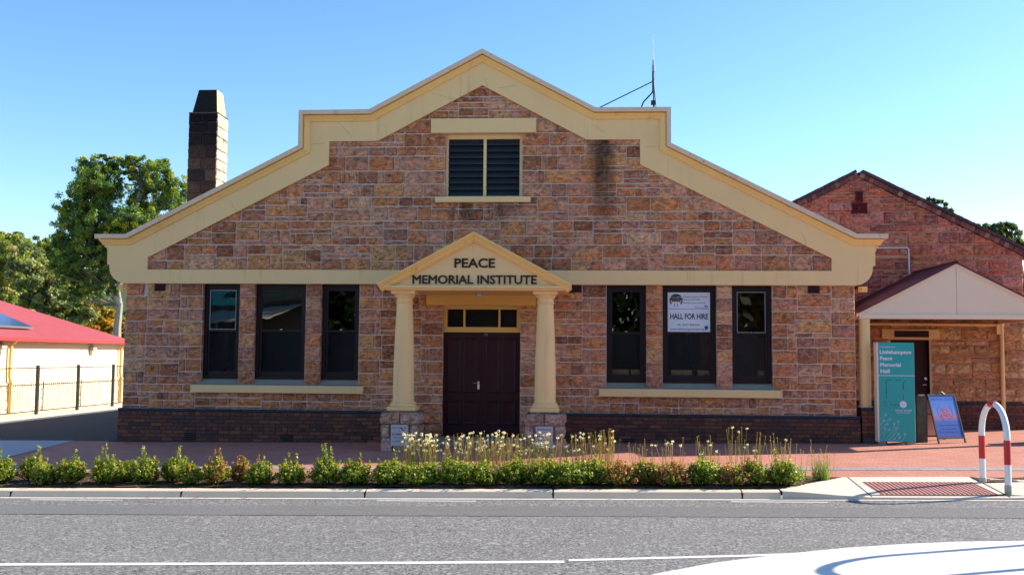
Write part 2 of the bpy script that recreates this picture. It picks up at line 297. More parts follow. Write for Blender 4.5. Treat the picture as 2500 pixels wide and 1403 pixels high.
# ------------------------------------------------------------------ mesh building helpers
class MB:
    def __init__(s): s.v = []; s.f = []; s.mi = []; s.c = []; s.T = None; s.sm = []; s.clip = None
    def add(s, vs, fs, m=0, col=None, smooth=False):
        k = len(s.v)
        if s.T: vs = [s.T(*p) for p in vs]
        s.v += [tuple(p) for p in vs]; s.c += col if isinstance(col, list) else [col or (0.5, 0.5, 0.5)]*len(vs)
        for f in fs: s.f.append(tuple(i+k for i in f)); s.mi.append(m); s.sm.append(smooth)
    def box(s, x0, x1, y0, y1, z0, z1, m=0, col=None):
        s.add([(x0, y0, z0), (x1, y0, z0), (x1, y1, z0), (x0, y1, z0), (x0, y0, z1), (x1, y0, z1), (x1, y1, z1), (x0, y1, z1)],
              [(0, 3, 2, 1), (4, 5, 6, 7), (0, 1, 5, 4), (1, 2, 6, 5), (2, 3, 7, 6), (3, 0, 4, 7)], m, col)
    def bbox(s, x0, x1, y0, y1, z0, z1, b=0.008, m=0, col=None):   # box with a chamfered front (towards -y)
        s.add([(x0, y0+b, z0), (x1, y0+b, z0), (x1, y0+b, z1), (x0, y0+b, z1), (x0+b, y0, z0+b), (x1-b, y0, z0+b), (x1-b, y0, z1-b), (x0+b, y0, z1-b),
               (x0, y1, z0), (x1, y1, z0), (x1, y1, z1), (x0, y1, z1)],
              [(4, 5, 6, 7), (0, 1, 5, 4), (1, 2, 6, 5), (2, 3, 7, 6), (3, 0, 4, 7), (0, 8, 9, 1), (1, 9, 10, 2), (2, 10, 11, 3), (3, 11, 8, 0), (8, 11, 10, 9)], m, col)
    def prism(s, loops, y0, y1, m=0, col=None):     # polygon (with holes) in xz, extruded from y0 to y1
        pts = [p for L in loops for p in L]; n = len(pts)
        tris = tessellate_polygon([[Vector((p[0], p[1], 0)) for p in L] for L in loops])
        vs = [(p[0], y0, p[1]) for p in pts] + [(p[0], y1, p[1]) for p in pts]
        fs = [tuple(t) for t in tris] + [tuple(n+i for i in reversed(t)) for t in tris]
        k = 0
        for L in loops:
            for i in range(len(L)):
                a, b = k+i, k+(i+1) % len(L); fs.append((a, b, n+b, n+a))
            k += len(L)
        s.add(vs, fs, m, col)
    def tube(s, pts, r, n=8, m=0, col=None, cap=True, smooth=True):
        pts = [Vector(p) for p in pts]; rs = r if isinstance(r, (list, tuple)) else [r]*len(pts)
        vs = []; fs = []; prev = None
        for i, p in enumerate(pts):
            d = (pts[min(i+1, len(pts)-1)] - pts[max(i-1, 0)]).normalized()
            if prev is None:
                a = d.cross(Vector((0, 0, 1)) if abs(d.z) < 0.9 else Vector((1, 0, 0))).normalized()
            else: a = (prev - d*prev.dot(d)).normalized()
            prev = a; b = d.cross(a)
            for j in range(n):
                q = 2*math.pi*j/n; vs.append(tuple(p + (a*math.cos(q) + b*math.sin(q))*rs[i]))
        for i in range(len(pts)-1):
            for j in range(n):
                k = (j+1) % n; fs.append((i*n+j, i*n+k, (i+1)*n+k, (i+1)*n+j))
        if cap: fs.append(tuple(range(n))[::-1]); fs.append(tuple((len(pts)-1)*n+j for j in range(n)))
        s.add(vs, fs, m, col, smooth)
    def lathe(s, prof, cx, cy, n=32, m=0, col=None, smooth=True):
        vs = []; fs = []
        for r, z in prof:
            for j in range(n):
                q = 2*math.pi*j/n; vs.append((cx+r*math.cos(q), cy+r*math.sin(q), z))
        for i in range(len(prof)-1):
            for j in range(n):
                k = (j+1) % n; fs.append((i*n+j, i*n+k, (i+1)*n+k, (i+1)*n+j))
        fs.append(tuple(range(n))[::-1]); fs.append(tuple((len(prof)-1)*n+j for j in range(n)))
        s.add(vs, fs, m, col, smooth)
    def stone(s, x0, x1, z0, z1, yf, col, cell=0.05, amp=0.030, m=0, back=0.03, seed=None):
        # a pitched (rock-faced) block: flat arris round the edge, rough bulging face
        if s.clip and max(s.clip(x0), s.clip(x1), s.clip((x0+x1)/2)) < z0+.02: return
        nx = max(2, min(14, int((x1-x0)/cell))); nz = max(2, min(8, int((z1-z0)/cell)))
        if x1-x0 < 0.035 or z1-z0 < 0.03: return
        sd = random.uniform(0, 900); bul = random.uniform(0.3, 1.0); tilt = random.uniform(-0.4, 0.4)
        e = 0.010
        xs = [x0, x0+e] + [x0+e+(x1-x0-2*e)*i/nx for i in range(1, nx)] + [x1-e, x1]
        zs = [z0, z0+e] + [z0+e+(z1-z0-2*e)*i/nz for i in range(1, nz)] + [z1-e, z1]
        vs = []; W = len(xs)
        for j, z in enumerate(zs):
            for i, x in enumerate(xs):
                border = i in (0, W-1) or j in (0, len(zs)-1)
                if border:
                    jx = random.uniform(-.006, .006); vs.append((x+jx, yf+back*0.35, z+random.uniform(-.006, .006)))
                else:
                    u = (x-x0)/(x1-x0); w = (z-z0)/(z1-z0)
                    dome = max(0.0, 16*u*(1-u)*w*(1-w))**0.5
                    nn = noise.noise(Vector((x*7+sd, z*10, sd)))*1.1 + noise.noise(Vector((x*18, z*24+sd, sd)))*0.7
                    vs.append((x, max(yf-0.056, yf - amp*(0.35+bul*dome*0.9+(nn+.9*abs(noise.noise(Vector((x*13, z*15, sd+5)))))*1.35*dome+tilt*(w-0.5))), z))
        fs = [(j*W+i, j*W+i+1, (j+1)*W+i+1, (j+1)*W+i) for j in range(len(zs)-1) for i in range(W-1)]
        if s.clip: vs = [(p[0], p[1], min(p[2], s.clip(p[0]))) for p in vs]
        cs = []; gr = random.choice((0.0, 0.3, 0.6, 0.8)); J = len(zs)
        for j, z in enumerate(zs):      # patchy darker tint over the upper half of the rock face
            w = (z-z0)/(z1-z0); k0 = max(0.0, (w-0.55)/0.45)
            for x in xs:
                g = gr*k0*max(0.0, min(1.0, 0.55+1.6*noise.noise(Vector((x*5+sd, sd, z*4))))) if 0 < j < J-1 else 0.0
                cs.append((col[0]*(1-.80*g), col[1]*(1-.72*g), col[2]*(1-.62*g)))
        s.add(vs, fs, m, cs)
        if s.clip: return
        s.add([(x0, yf+back*.35, z0), (x1, yf+back*.35, z0), (x1, yf+back*.35, z1), (x0, yf+back*.35, z1), (x0, yf+back, z0), (x1, yf+back, z0), (x1, yf+back, z1), (x0, yf+back, z1)],
              [(0, 4, 5, 1), (1, 5, 6, 2), (2, 6, 7, 3), (3, 7, 4, 0)], m, col)
    def build(s, name, mats, parent=None, loc=None, rotz=0.0, sharp=35):
        me = bpy.data.meshes.new(name); me.from_pydata(s.v, [], s.f)
        ms = mats if isinstance(mats, (list, tuple)) else [mats]
        for k in ms: me.materials.append(M[k])
        me.polygons.foreach_set('material_index', s.mi)
        me.polygons.foreach_set('use_smooth', s.sm)
        at = me.attributes.new('tint', 'FLOAT_COLOR', 'POINT')
        at.data.foreach_set('color', np.c_[np.array(s.c, dtype=np.float32).reshape(-1, 3), np.ones(len(s.c), np.float32)].ravel())
        me.update()
        if any(s.sm): me.set_sharp_from_angle(angle=R(sharp))
        o = bpy.data.objects.new(name, me); COL.objects.link(o)
        if parent: o.parent = parent
        if loc: o.location = loc
        if rotz: o.rotation_euler = (0, 0, rotz)
        return o
def tag(o, label=None, cat=None, group=None, kind=None):
    if label: o['label'] = label
    if cat: o['category'] = cat
    if group: o['group'] = group
    if kind: o['kind'] = kind
    return o
def thing(name, label, cat, loc=(0, 0, 0), rotz=0.0, group=None):
    o = bpy.data.objects.new(name, None); COL.objects.link(o); o.location = loc; o.rotation_euler = (0, 0, rotz)
    o.empty_display_size = 0.3
    return tag(o, label, cat, group)
def copy_thing(src, loc, rotz, scale=(1, 1, 1)):
    def rec(o, parent):
        c = o.copy(); COL.objects.link(c)
        if parent: c.parent = parent
        for ch in kids.get(o.name, []): rec(ch, c)
        return c
    kids = {}
    for o in scene.objects:
        if o.parent: kids.setdefault(o.parent.name, []).append(o)
    r = rec(src, None); r.location = loc; r.rotation_euler = (0, 0, rotz); r.scale = scale
    return r
_tc = {}
def text_geo(body, size, offset=0.0, extrude=0.0, spacing=1.0, shear=0.0):
    cu = bpy.data.curves.new('t', 'FONT'); cu.body = body; cu.size = size; cu.bevel_depth = offset; cu.bevel_resolution = 0; cu.extrude = extrude
    cu.align_x = 'LEFT'; cu.space_character = spacing; cu.shear = shear; cu.resolution_u = 3
    o = bpy.data.objects.new('t', cu); COL.objects.link(o)
    bpy.context.view_layer.update()
    me = bpy.data.meshes.new_from_object(o.evaluated_get(bpy.context.evaluated_depsgraph_get()))
    vs = [tuple(v.co) for v in me.vertices]; fs = [tuple(p.vertices) for p in me.polygons]
    bpy.data.objects.remove(o); bpy.data.curves.remove(cu); bpy.data.meshes.remove(me)
    return vs, fs
def put_text(mb, body, x0, x1, z0, z1, y, depth=0.002, bold=0.0, m=0, spacing=1.0, shear=0.0, mirror=False):
    """lettering standing in the xz plane, facing -y, filling the given box (cap height = z1-z0)"""
    vs, fs = text_geo(body, 1.0, bold, 0.02, spacing, shear)
    xs = [v[0] for v in vs]; a, b = min(xs), max(xs); zm = max(v[2] for v in vs)
    cap = 0.73
    out = [((x0 + (v[0]-a)/(b-a)*(x1-x0)), y - depth*(v[2]/zm*0.5+0.5), z0 + v[1]/cap*(z1-z0)) for v in vs]
    mb.add(out, fs, m)
def line_loop(mb, pts, w, y, d=0.002, m=0):
    """flat painted strip following points in xz"""
    n = len(pts); L = []; Rr = []
    for i, p in enumerate(pts):
        a = Vector(pts[max(i-1, 0)]); b = Vector(pts[min(i+1, n-1)]); t = (b-a).normalized(); nn = Vector((-t.y, t.x))
        ww = w[i] if isinstance(w, (list, tuple)) else w
        L.append((p[0]+nn.x*ww/2, p[1]+nn.y*ww/2)); Rr.append((p[0]-nn.x*ww/2, p[1]-nn.y*ww/2))
    for i in range(n-1): mb.prism([[L[i], L[i+1], Rr[i+1], Rr[i]]], y-d, y, m)
def disc(mb, cx, cz, r, y, d=0.002, m=0, n=24, a0=0.0, a1=2*math.pi):
    full = abs(a1-a0) > 6.28
    pts = [(cx+r*math.cos(a0+(a1-a0)*i/n), cz+r*math.sin(a0+(a1-a0)*i/n)) for i in range(n if full else n+1)]
    mb.prism([pts], y-d, y, m)

# ------------------------------------------------------------------ the lie of the land
YK = -6.52
def G(x, y):
    z = x*(0.011 + 0.0005*max(0.0, -y)) + 0.016*min(y, 0.0)
    if y > 0 and x > 6: z += 0.035*min(y, 3.0)*min(1.0, (x-6)/1.4)
    return z
def RD(x, y): return G(x, YK) - 0.095 + 0.012*min(max(YK-y, 0.0), 5.0)
def frange(a, b, s):
    n = max(1, int(round((b-a)/s))); return [a+(b-a)*i/n for i in range(n+1)]
def sheet(name, xs, ys, fn, off, mat, jitter=0.0):
    mb = MB(); W = len(xs)
    vs = [(x, y, fn(x, y)+off+(random.uniform(-jitter, jitter) if jitter else 0)) for y in ys for x in xs]
    mb.add(vs, [(j*W+i, j*W+i+1, (j+1)*W+i+1, (j+1)*W+i) for j in range(len(ys)-1) for i in range(W-1)])
    return tag(mb.build(name, mat), kind='structure')
def poly_sheet(name, pts, fn, off, mat):
    mb = MB(); tr = tessellate_polygon([[Vector((p[0], p[1], 0)) for p in pts]])
    mb.add([(p[0], p[1], fn(*p)+off) for p in pts], [tuple(t) for t in tr]); return tag(mb.build(name, mat), kind='structure')

def land(x, y):
    z = G(max(-40, min(40, x)), max(-6, min(3, y))) - 0.06
    if y > 30: z += -0.02*min(y-30, 20)
    if y > 75 and x < 10: z += 0.10*(y-75)*min(1, (10-x)/40)
    return z
XS = [-600, -300, -150, -90, -60, -40, -25, -15, -10, -5, 0, 5, 10, 15, 25, 40, 70, 120, 250, 600]
sheet('terrain', XS, [YK+0.1, -3, 0, 1, 2, 3, 6, 10, 15, 20, 30, 40, 50, 60, 75, 90, 110, 140, 170, 230, 400, 900], land, 0.0, 'hill_grass')
sheet('road', frange(-60, 60, 3), [-60, -40, -30, -24, -20, -16, -13, -11.5, -10, -8.2, -7.3, YK+0.05], RD, 0.0, 'asphalt')
sheet('road_patch', frange(-40, 40, 2), [-8.15, -7.30], RD, 0.004, 'smooth_asphalt')
sheet('pavement', frange(-7.7, 40, 1.0), [-5.03, -4, -3, -2, -1, 0, 0.02], G, 0.0, 'clay_pavers')
sheet('annexe_forecourt', [7.42]+frange(8, 40, 1.0), [0.02, 0.5, 1, 1.5, 2, 2.5, 3, 4], G, 0.0, 'clay_pavers')
sheet('driveway', frange(-15.2, -7.4, 0.6), [0.15, 2, 5, 10, 20, 40, 60], G, 0.004, 'driveway_asphalt')
sheet('driveway_edge', frange(-16.4, -13.0, 0.6), [0.15, 2, 5, 10, 20, 40, 60], G, 0.010, 'concrete')
poly_sheet('driveway_apron', [(-8.42, 0.15), (-8.15, -3.0), (-7.95, -6.4), (-20, -6.4), (-20, 0.15)], G, 0.008, 'apron_concrete')
poly_sheet('pavement_left', [(-8.42, 0.15), (-7.7, 0.15), (-7.7, -5.03), (-7.95, -6.3)], G, 0.0, 'clay_pavers')
sheet('paver_strip', frange(-8.0, 40, 1.0), [-4.22, -3.92], G, 0.005, 'grey_pavers')
# garden bed
bed_back = -5.08
xs = frange(-30, 5.75, 0.09); ys = frange(-6.32, bed_back, 0.09)
mb = MB(); W = len(xs); vs = []
for y in ys:
    for x in xs:
        lim = -5.25 - 1.0*max(0, x-4.9)/0.85*0 
        vs.append((x, y, G(x, y) + 0.006 + 0.035*max(0, noise.noise(Vector((x*2.2, y*2.2, 3)))) + 0.018*random.random()))
fs = [(j*W+i, j*W+i+1, (j+1)*W+i+1, (j+1)*W+i) for j in range(len(ys)-1) for i in range(W-1)
      if xs[i+1] < 4.75 + (ys[j]+6.32)/1.24*1.05]
mb.add(vs, fs); tag(mb.build('garden_soil', 'soil'), kind='structure')

sheet('verge_soil', frange(7.6, 40, 0.4), [-5.5, -5.4, -5.3, -5.2, -5.03], G, 0.0, 'soil', 0.012)
# kerb, in cast lengths with open joints
mb = MB(); prof = [(-6.28, -0.14), (-6.28, 0.006), (-6.40, 0.010), (-6.455, 0.004), (-6.485, -0.012), (-6.52, -0.090), (-6.52, -0.14)]
jx = [-30, -20, -15, -12.6, -10.2, -7.75, -5.9, -3.48, -0.93, 1.62, 4.12, 4.63]
for a, b in zip(jx[:-1], jx[1:]):
    a2, b2 = a+0.012, b-0.012; n = len(prof); vs = []
    stp = frange(a2, b2, 1.2)
    for x in stp:
        for (y, dz) in prof: vs.append((x, y, G(x, YK)+dz+0.0))
    fs = []
    for k in range(len(stp)-1):
        for i in range(n-1): fs.append((k*n+i, k*n+i+1, (k+1)*n+i+1, (k+1)*n+i))
    fs += [tuple(range(n)), tuple((len(stp)-1)*n+i for i in range(n))[::-1]]
    mb.add(vs, fs)
tag(mb.build('kerb', 'kerb_concrete'), kind='structure')
mb = MB()
for a, b in zip(jx[:-1], jx[1:]): mb.box(a-0.013, a+0.013, -6.50, -6.30, G(a, YK)-0.14, G(a, YK)-0.02)
tag(mb.build('kerb_joint', 'void'), kind='structure')
sheet('gutter', frange(-30, 40, 1.5), [-6.66, -6.50], RD, 0.005, 'concrete')

# kerb ramp: concrete crossing with flared sides
back = [(4.64, -6.28), (4.95, -5.95), (5.35, -5.55), (5.80, -5.07), (6.5, -5.05), (7.2, -5.03), (7.70, -5.02), (8.0, -5.3), (8.4, -5.4), (9.6, -5.4), (40, -5.4)]
front = [(4.64, -6.52), (4.95, -6.53), (5.35, -6.54), (5.80, -6.54), (6.5, -6.54), (7.2, -6.54), (7.55, -6.54), (8.2, -6.54), (8.9, -6.53), (9.6, -6.52), (40, -6.52)]
fz = [0.004, -0.012, -0.045, -0.072, -0.075, -0.075, -0.075, -0.06, -0.03, 0.0, 0.0]
mb = MB(); vs = []; K = 7
for (b, f, dz) in zip(back, front, fz):
    for k in range(K):
        t = k/(K-1); x = b[0]*(1-t)+f[0]*t; y = b[1]*(1-t)+f[1]*t
        vs.append((x, y, G(x, b[1])*(1-t) + 0.008 + (G(x, YK)+dz)*t))
    vs.append((f[0], f[1]-0.005, G(f[0], YK)-0.14))
K += 1
mb.add(vs, [(i*K+k, i*K+k+1, (i+1)*K+k+1, (i+1)*K+k) for i in range(len(back)-1) for k in range(K-1)])
tag(mb.build('kerb_ramp', 'concrete'), kind='structure')
def ramp_z(x, y):
    t = (y+5.04)/(-6.54+5.04); t = max(0, min(1, t)); return G(x, -5.04)*(1-t) + 0.008 + (G(x, YK)-0.074)*t
mb = MB()
for a in ((5.86, 5.80), (7.62, 7.56)):   # tooled joints each side of the crossing
    mb.add([(a[0]-.008, -5.08, ramp_z(a[0], -5.08)+.003), (a[0]+.008, -5.08, ramp_z(a[0], -5.08)+.003), (a[1]+.008, -6.5, ramp_z(a[1], -6.5)+.003), (a[1]-.008, -6.5, ramp_z(a[1], -6.5)+.003)], [(0, 1, 2, 3)])
tag(mb.build('ramp_joint', 'void'), kind='structure')
tp = thing('tactile_paving', 'red dimpled tactile paving pad set in the pale concrete kerb ramp', 'tactile paving')
mb = MB(); tx0, tx1, ty0, ty1 = 5.96, 7.48, -6.36, -5.46
vs = [(x, y, ramp_z(x, y)+0.004) for y in frange(ty0, ty1, 0.2) for x in (tx0, tx1)]
mb.add(vs, [(2*i, 2*i+1, 2*i+3, 2*i+2) for i in range(len(vs)//2-1)]); mb.build('base_plate', 'tactile_base', tp)
mb = MB()
for i in range(25):
    for j in range(15):
        x = tx0+0.03+i*0.0608; y = ty0+0.03+j*0.060; z = ramp_z(x, y)+0.004
        vs = []
        for r, h in ((0.0225, 0), (0.019, 0.005)):
            for k in range(8): vs.append((x+r*math.cos(k*math.pi/4), y+r*math.sin(k*math.pi/4), z+h))
        mb.add(vs, [(k, (k+1) % 8, 8+(k+1) % 8, 8+k) for k in range(8)] + [tuple(range(8, 16))])
tag(mb.build('dimples', 'red_tactile', tp), kind='stuff')

# markings on the road
def strip(name, pts, w, label):
    mb = MB(); vs = []
    for x, y in pts: vs += [(x, y-w/2, RD(x, y)+0.005), (x, y+w/2, RD(x, y)+0.005)]
    mb.add(vs, [(2*i, 2*i+2, 2*i+3, 2*i+1) for i in range(len(pts)-1)])
    return tag(mb.build(name, 'white_marking'), kind='structure')
strip('lane_line', [(-40, -11.9), (-8, -11.42), (-3.2, -11.26), (0, -11.08), (1.83, -10.95)], 0.10, '')
strip('lane_line_end', [(1.87, -10.88), (2.8, -10.72), (3.5, -10.60), (4.4, -10.4)], 0.085, '')
for a, b in ((-5.45, -4.15), (-0.70, 0.62), (3.93, 5.15)): strip('bay_mark', [(a, -6.80), (b, -6.83)], 0.055, '')
# cracks in the asphalt
def crack(pts, w):
    mb = MB(); P = []
    for (a, b) in zip(pts[:-1], pts[1:]):
        n = max(2, int(math.dist(a, b)/0.12))
        for i in range(n): t = i/n; P.append((a[0]*(1-t)+b[0]*t+random.uniform(-.012, .012), a[1]*(1-t)+b[1]*t+random.uniform(-.018, .018)))
    vs = []
    for x, y in P:
        ww = w*random.uniform(0.2, 1.0); vs += [(x, y-ww, RD(x, y)+0.0065), (x, y+ww, RD(x, y)+0.0065)]
    mb.add(vs, [(2*i, 2*i+2, 2*i+3, 2*i+1) for i in range(len(P)-1)])
    return tag(mb.build('road_crack', 'void'), kind='structure')
crack([(-9, -8.16), (-3, -8.15)], 0.004); crack([(-2.2, -8.16), (1.2, -8.17)], 0.005); crack([(2.6, -8.16), (4.4, -8.2)], 0.004)
crack([(-2.5, -9.35), (-0.3, -9.36), (2.3, -9.38)], 0.004); crack([(4.6, -8.2), (4.75, -8.35), (5.2, -8.5)], 0.008)
crack([(5.35, -8.95), (5.5, -9.3), (5.95, -9.6), (6.4, -9.8)], 0.010); crack([(1.85, -12.3), (1.85, -10.8)], 0.010)
crack([(-4.6, -6.72), (-3.9, -6.95), (-3.4, -7.1)], 0.010)

# median island
isl = [(2.1, -12.35), (2.55, -11.66), (3.1, -11.17), (3.75, -10.75), (4.4, -10.40), (5.0, -10.17), (5.5, -10.03), (6.3, -9.93), (7.5, -9.9), (14, -10.0), (30, -10.1), (30, -14.2), (6, -14.2), (3.3, -13.9), (2.3, -13.3)]
mb = MB(); n = len(isl); cx, cy = 8.0, -12.0; vs = []
for (ins, h) in ((0, -0.05), (0.0, 0.025), (0.02, 0.045), (0.07, 0.055)):
    for x, y in isl:
        d = Vector((cx-x, (cy-y))).normalized()*ins; vs.append((x+d.x, y+d.y, RD(x, y)+h))
fs = [(k*n+i, k*n+(i+1) % n, (k+1)*n+(i+1) % n, (k+1)*n+i) for k in range(3) for i in range(n)]
tr = tessellate_polygon([[Vector((p[0], p[1], 0)) for p in isl]]); fs += [tuple(3*n+i for i in t) for t in tr]
mb.add(vs, fs); tag(mb.build('median_island', 'island_concrete'), kind='structure')
#@@PART2
# ------------------------------------------------------------------ stone laying
WARM = (2.60, 1.82, 1.52)
PAL = [(0.30, 0.165, 0.085), (0.27, 0.14, 0.07), (0.34, 0.20, 0.095), (0.19, 0.10, 0.058), (0.38, 0.235, 0.115), (0.30, 0.18, 0.135), (0.33, 0.22, 0.16), (0.25, 0.15, 0.11), (0.33, 0.175, 0.085), (0.36, 0.245, 0.17)]
PAL2 = [(0.40, 0.185, 0.105), (0.44, 0.21, 0.12), (0.36, 0.16, 0.09), (0.46, 0.25, 0.15), (0.30, 0.14, 0.10), (0.42, 0.22, 0.15), (0.26, 0.13, 0.10)]
PAL = [tuple(a*b for a, b in zip(c, WARM)) for c in PAL]; PAL2 = [tuple(a*b for a, b in zip(c, (2.4, 1.42, 1.55))) for c in PAL2]
PALP = [(.72, .44, .34), (.64, .37, .27), (.76, .50, .40), (.60, .34, .24), (.68, .44, .35)]
PAL3 = [(.82, .44, .19), (.88, .52, .25), (.74, .37, .16), (.88, .57, .31), (.62, .33, .16)]
PALC = [(0.05, 0.035, 0.03), (0.09, 0.055, 0.04), (0.035, 0.028, 0.025), (0.13, 0.085, 0.06)]
def pick(pal):
    c = random.choice(pal); k = random.uniform(0.82, 1.12); return tuple(min(.9, x*k*random.uniform(0.96, 1.04)) for x in c)
GAP = 0.011
def lay_row(mb, xl, xr, z0, z1, yf, pal, wmin, wmax, cell, amp):
    x = xl
    while x < xr - 1e-4:
        w = random.uniform(wmin, wmax)
        if random.random() < 0.07: w = random.uniform(0.09, 0.15)
        if xr - (x+w) < wmin*0.55: w = xr - x
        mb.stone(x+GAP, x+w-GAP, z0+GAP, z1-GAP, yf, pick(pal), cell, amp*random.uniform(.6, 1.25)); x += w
def lay_band(mb, xl, xr, z0, z1, yf, pal, cell=0.05, amp=0.030, k=1.0):
    """random ashlar: the band is cut into stretches whose beds do not line up"""
    h = z1-z0; x = xl
    while x < xr - 1e-4:
        w = random.uniform(0.45, 1.25)*k
        if xr-(x+w) < 0.4*k: w = xr-x
        r = random.random()
        if h < 0.31*k: splits = [1.0] if r < 0.72 else ([0.36, 0.64] if r < 0.86 else [0.64, 0.36])
        elif r < 0.26: splits = [0.50, 0.50]
        elif r < 0.42: splits = [0.62, 0.38]
        elif r < 0.58: splits = [0.38, 0.62]
        elif r < 0.70: splits = [0.18, 0.50, 0.32]
        elif r < 0.82: splits = [0.48, 0.18, 0.34]
        elif r < 0.92: splits = [0.32, 0.50, 0.18]
        else: splits = [0.28, 0.28, 0.44]
        z = z0
        for s in splits:
            hh = h*s
            lay_row(mb, x, x+w, z, z+hh, yf, pal, *((0.30*k, 0.62*k) if hh > 0.2*k else (0.22*k, 0.5*k) if hh > 0.14*k else (0.30*k, 0.75*k)), cell, amp*(1 if hh > .13 else .7)); z += hh
        x += w

def prof_half(z):        # half width of the stone field inside the gable trim
    if z < 3.69: return 6.91
    if z < 5.58: return 6.91 - (z-3.69)/(5.58-3.69)*(6.91-3.17)
    if z < 6.085: return 3.17
    return max(0.0, 2.12*(7.22-z)/(7.22-6.085))
def merge_ivals(xl, xr, holes):
    out = []; x = xl
    for a, b in sorted(holes):
        if b <= xl or a >= xr: continue
        if a > x: out.append((x, a))
        x = max(x, b)
    if x < xr: out.append((x, xr))
    return out

# ------------------------------------------------------------------ the memorial hall
hall = thing('memorial_hall', 'sandstone memorial hall with stepped cream gable and columned porch', 'hall', (0, 0, 0))
WIN = [(-5.75, -4.97), (-4.66, -3.595), (-3.28, -2.49), (2.51, 3.30), (3.62, 4.685), (4.985, 5.775)]
WZ0, WZ1 = 1.10, 3.155
DOOR = (-0.775, 0.79); LOU = (-0.77, 0.80, 4.935, 6.235)
TOPL = [(-7.76, 4.155), (-7.33, 4.155), (-3.77, 5.975), (-3.77, 6.70), (-2.32, 6.705), (-0.02, 7.935), (2.28, 6.705), (3.78, 6.70), (3.78, 5.975), (7.38, 4.155), (7.76, 4.155)]
def inset(pl, d):
    out = []
    for i, p in enumerate(pl):
        p = Vector(p); ns = []
        for a, b in ((i-1, i), (i, i+1)):
            if a < 0 or b >= len(pl): continue
            t = (Vector(pl[b])-Vector(pl[a])).normalized(); ns.append(Vector((t.y, -t.x)))
        m = ns[0] if len(ns) == 1 else (ns[0]+ns[1])/(1+ns[0].dot(ns[1]))
        out.append(p + m*d)
    return out
# wall body with its openings
outl = [(-7.37, 0.2), (DOOR[0], 0.2), (DOOR[0], 2.73), (DOOR[1], 2.73), (DOOR[1], 0.2), (7.37, 0.2)]
ins = [tuple(p) for p in inset(TOPL, 0.08)]
outl += [(7.37, 4.0)] + [p for p in reversed(ins[1:-1])] + [(-7.37, 4.0)]
mb = MB()
mb.prism([outl] + [[(a, WZ0-.08), (b, WZ0-.08), (b, WZ1), (a, WZ1)] for a, b in WIN] + [[(LOU[0], LOU[2]), (LOU[1], LOU[2]), (LOU[1], LOU[3]), (LOU[0], LOU[3])]], 0.010, 0.42)
sk = MB()
# lower storey
def reveal(x, z0, z1, sgn, pal, y1=0.17):
    c = pick(pal); sk.add([(x, 0.012, z0+GAP), (x, y1, z0+GAP), (x, y1, z1-GAP), (x, 0.012, z1-GAP)], [(0, 1, 2, 3)], 0, c)
zl = [0.605, 0.85, 1.10] + [1.10 + (WZ1-1.10)*i/8 for i in range(1, 9)]
door_cut = (DOOR[0]-0.0, DOOR[1]+0.0)
lower_holes = lambda z: ([door_cut] if z < 2.73 else [(-1.113, 1.10)] if z < 2.97 else []) + ([(a, b) for a, b in WIN] if z > 1.05 else []) + ([(-5.91, -2.365), (2.365, 5.93)] if 0.94 < z < 1.10 else [])
for a, b in merge_ivals(-7.37, 7.37, [DOOR]):
    lay_band(sk, a, b, 0.605, 0.94, -0.0, PAL, k=.8)
for a, b in merge_ivals(-7.37, 7.37, [DOOR, (-5.91, -2.365), (2.365, 5.93)]):
    lay_row(sk, a, b, 0.94, 1.10, 0.0, PAL, 0.25, 0.6, 0.055, 0.014)
zz = [1.10 + (WZ1-1.10)*i/8 for i in range(9)]
i = 0
for i in range(8):       # piers between the openings: one block to a course
    for a, b in merge_ivals(-5.75, -2.49, WIN[:3]) + merge_ivals(2.51, 5.775, WIN[3:]):
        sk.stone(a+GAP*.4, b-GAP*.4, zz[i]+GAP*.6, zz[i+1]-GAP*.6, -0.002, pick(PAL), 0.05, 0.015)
    for a, b in WIN:
        for xx, s in ((a+0.002, 1), (b-0.002, -1)): reveal(xx, zz[i], zz[i+1], s, PAL)
def lay_toothed(xl, xr, quoin_l, quoin_r):
    """field of walling between two sets of quoins that alternate long and short"""
    for i in range(0, 8, 2):
        ql = qr = 0.0
        for j in (0, 1):
            if quoin_l:
                w = (0.30, 0.46)[(i//2+j) % 2]+random.uniform(-.03, .03)
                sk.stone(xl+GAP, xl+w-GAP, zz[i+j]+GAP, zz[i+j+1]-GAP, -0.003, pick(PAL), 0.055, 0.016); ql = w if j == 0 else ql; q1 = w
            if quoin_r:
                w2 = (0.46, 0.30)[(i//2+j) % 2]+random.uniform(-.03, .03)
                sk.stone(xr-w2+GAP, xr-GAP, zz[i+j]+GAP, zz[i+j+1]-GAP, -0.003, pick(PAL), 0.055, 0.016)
            a = xl+(w if quoin_l else 0); b = xr-(w2 if quoin_r else 0)
            if j == 0: ab0 = (a, b)
        lo = (max(ab0[0], a), min(ab0[1], b))
        if lo[1]-lo[0] > .25: lay_band(sk, lo[0], lo[1], zz[i], zz[i+2], 0.0, PAL)
        for q, (aa, bb) in enumerate((ab0, (a, b))):
            for u, v in ((aa, lo[0]), (lo[1], bb)):
                if v-u > .05: lay_row(sk, u, v, zz[i+q], zz[i+q+1], 0.0, PAL, .1, .4, .05, .03)
lay_toothed(-7.37, -5.75, True, True); lay_toothed(-2.49, DOOR[0], True, True)
lay_toothed(DOOR[1], 2.51, True, True); lay_toothed(5.775, 7.37, True, True)
for i in range(8):
    for xx, s in ((DOOR[0]+.002, 1), (DOOR[1]-.002, -1)):
        if zz[i] < 2.6: reveal(xx, zz[i], min(2.72, zz[i+1]), s, PAL)
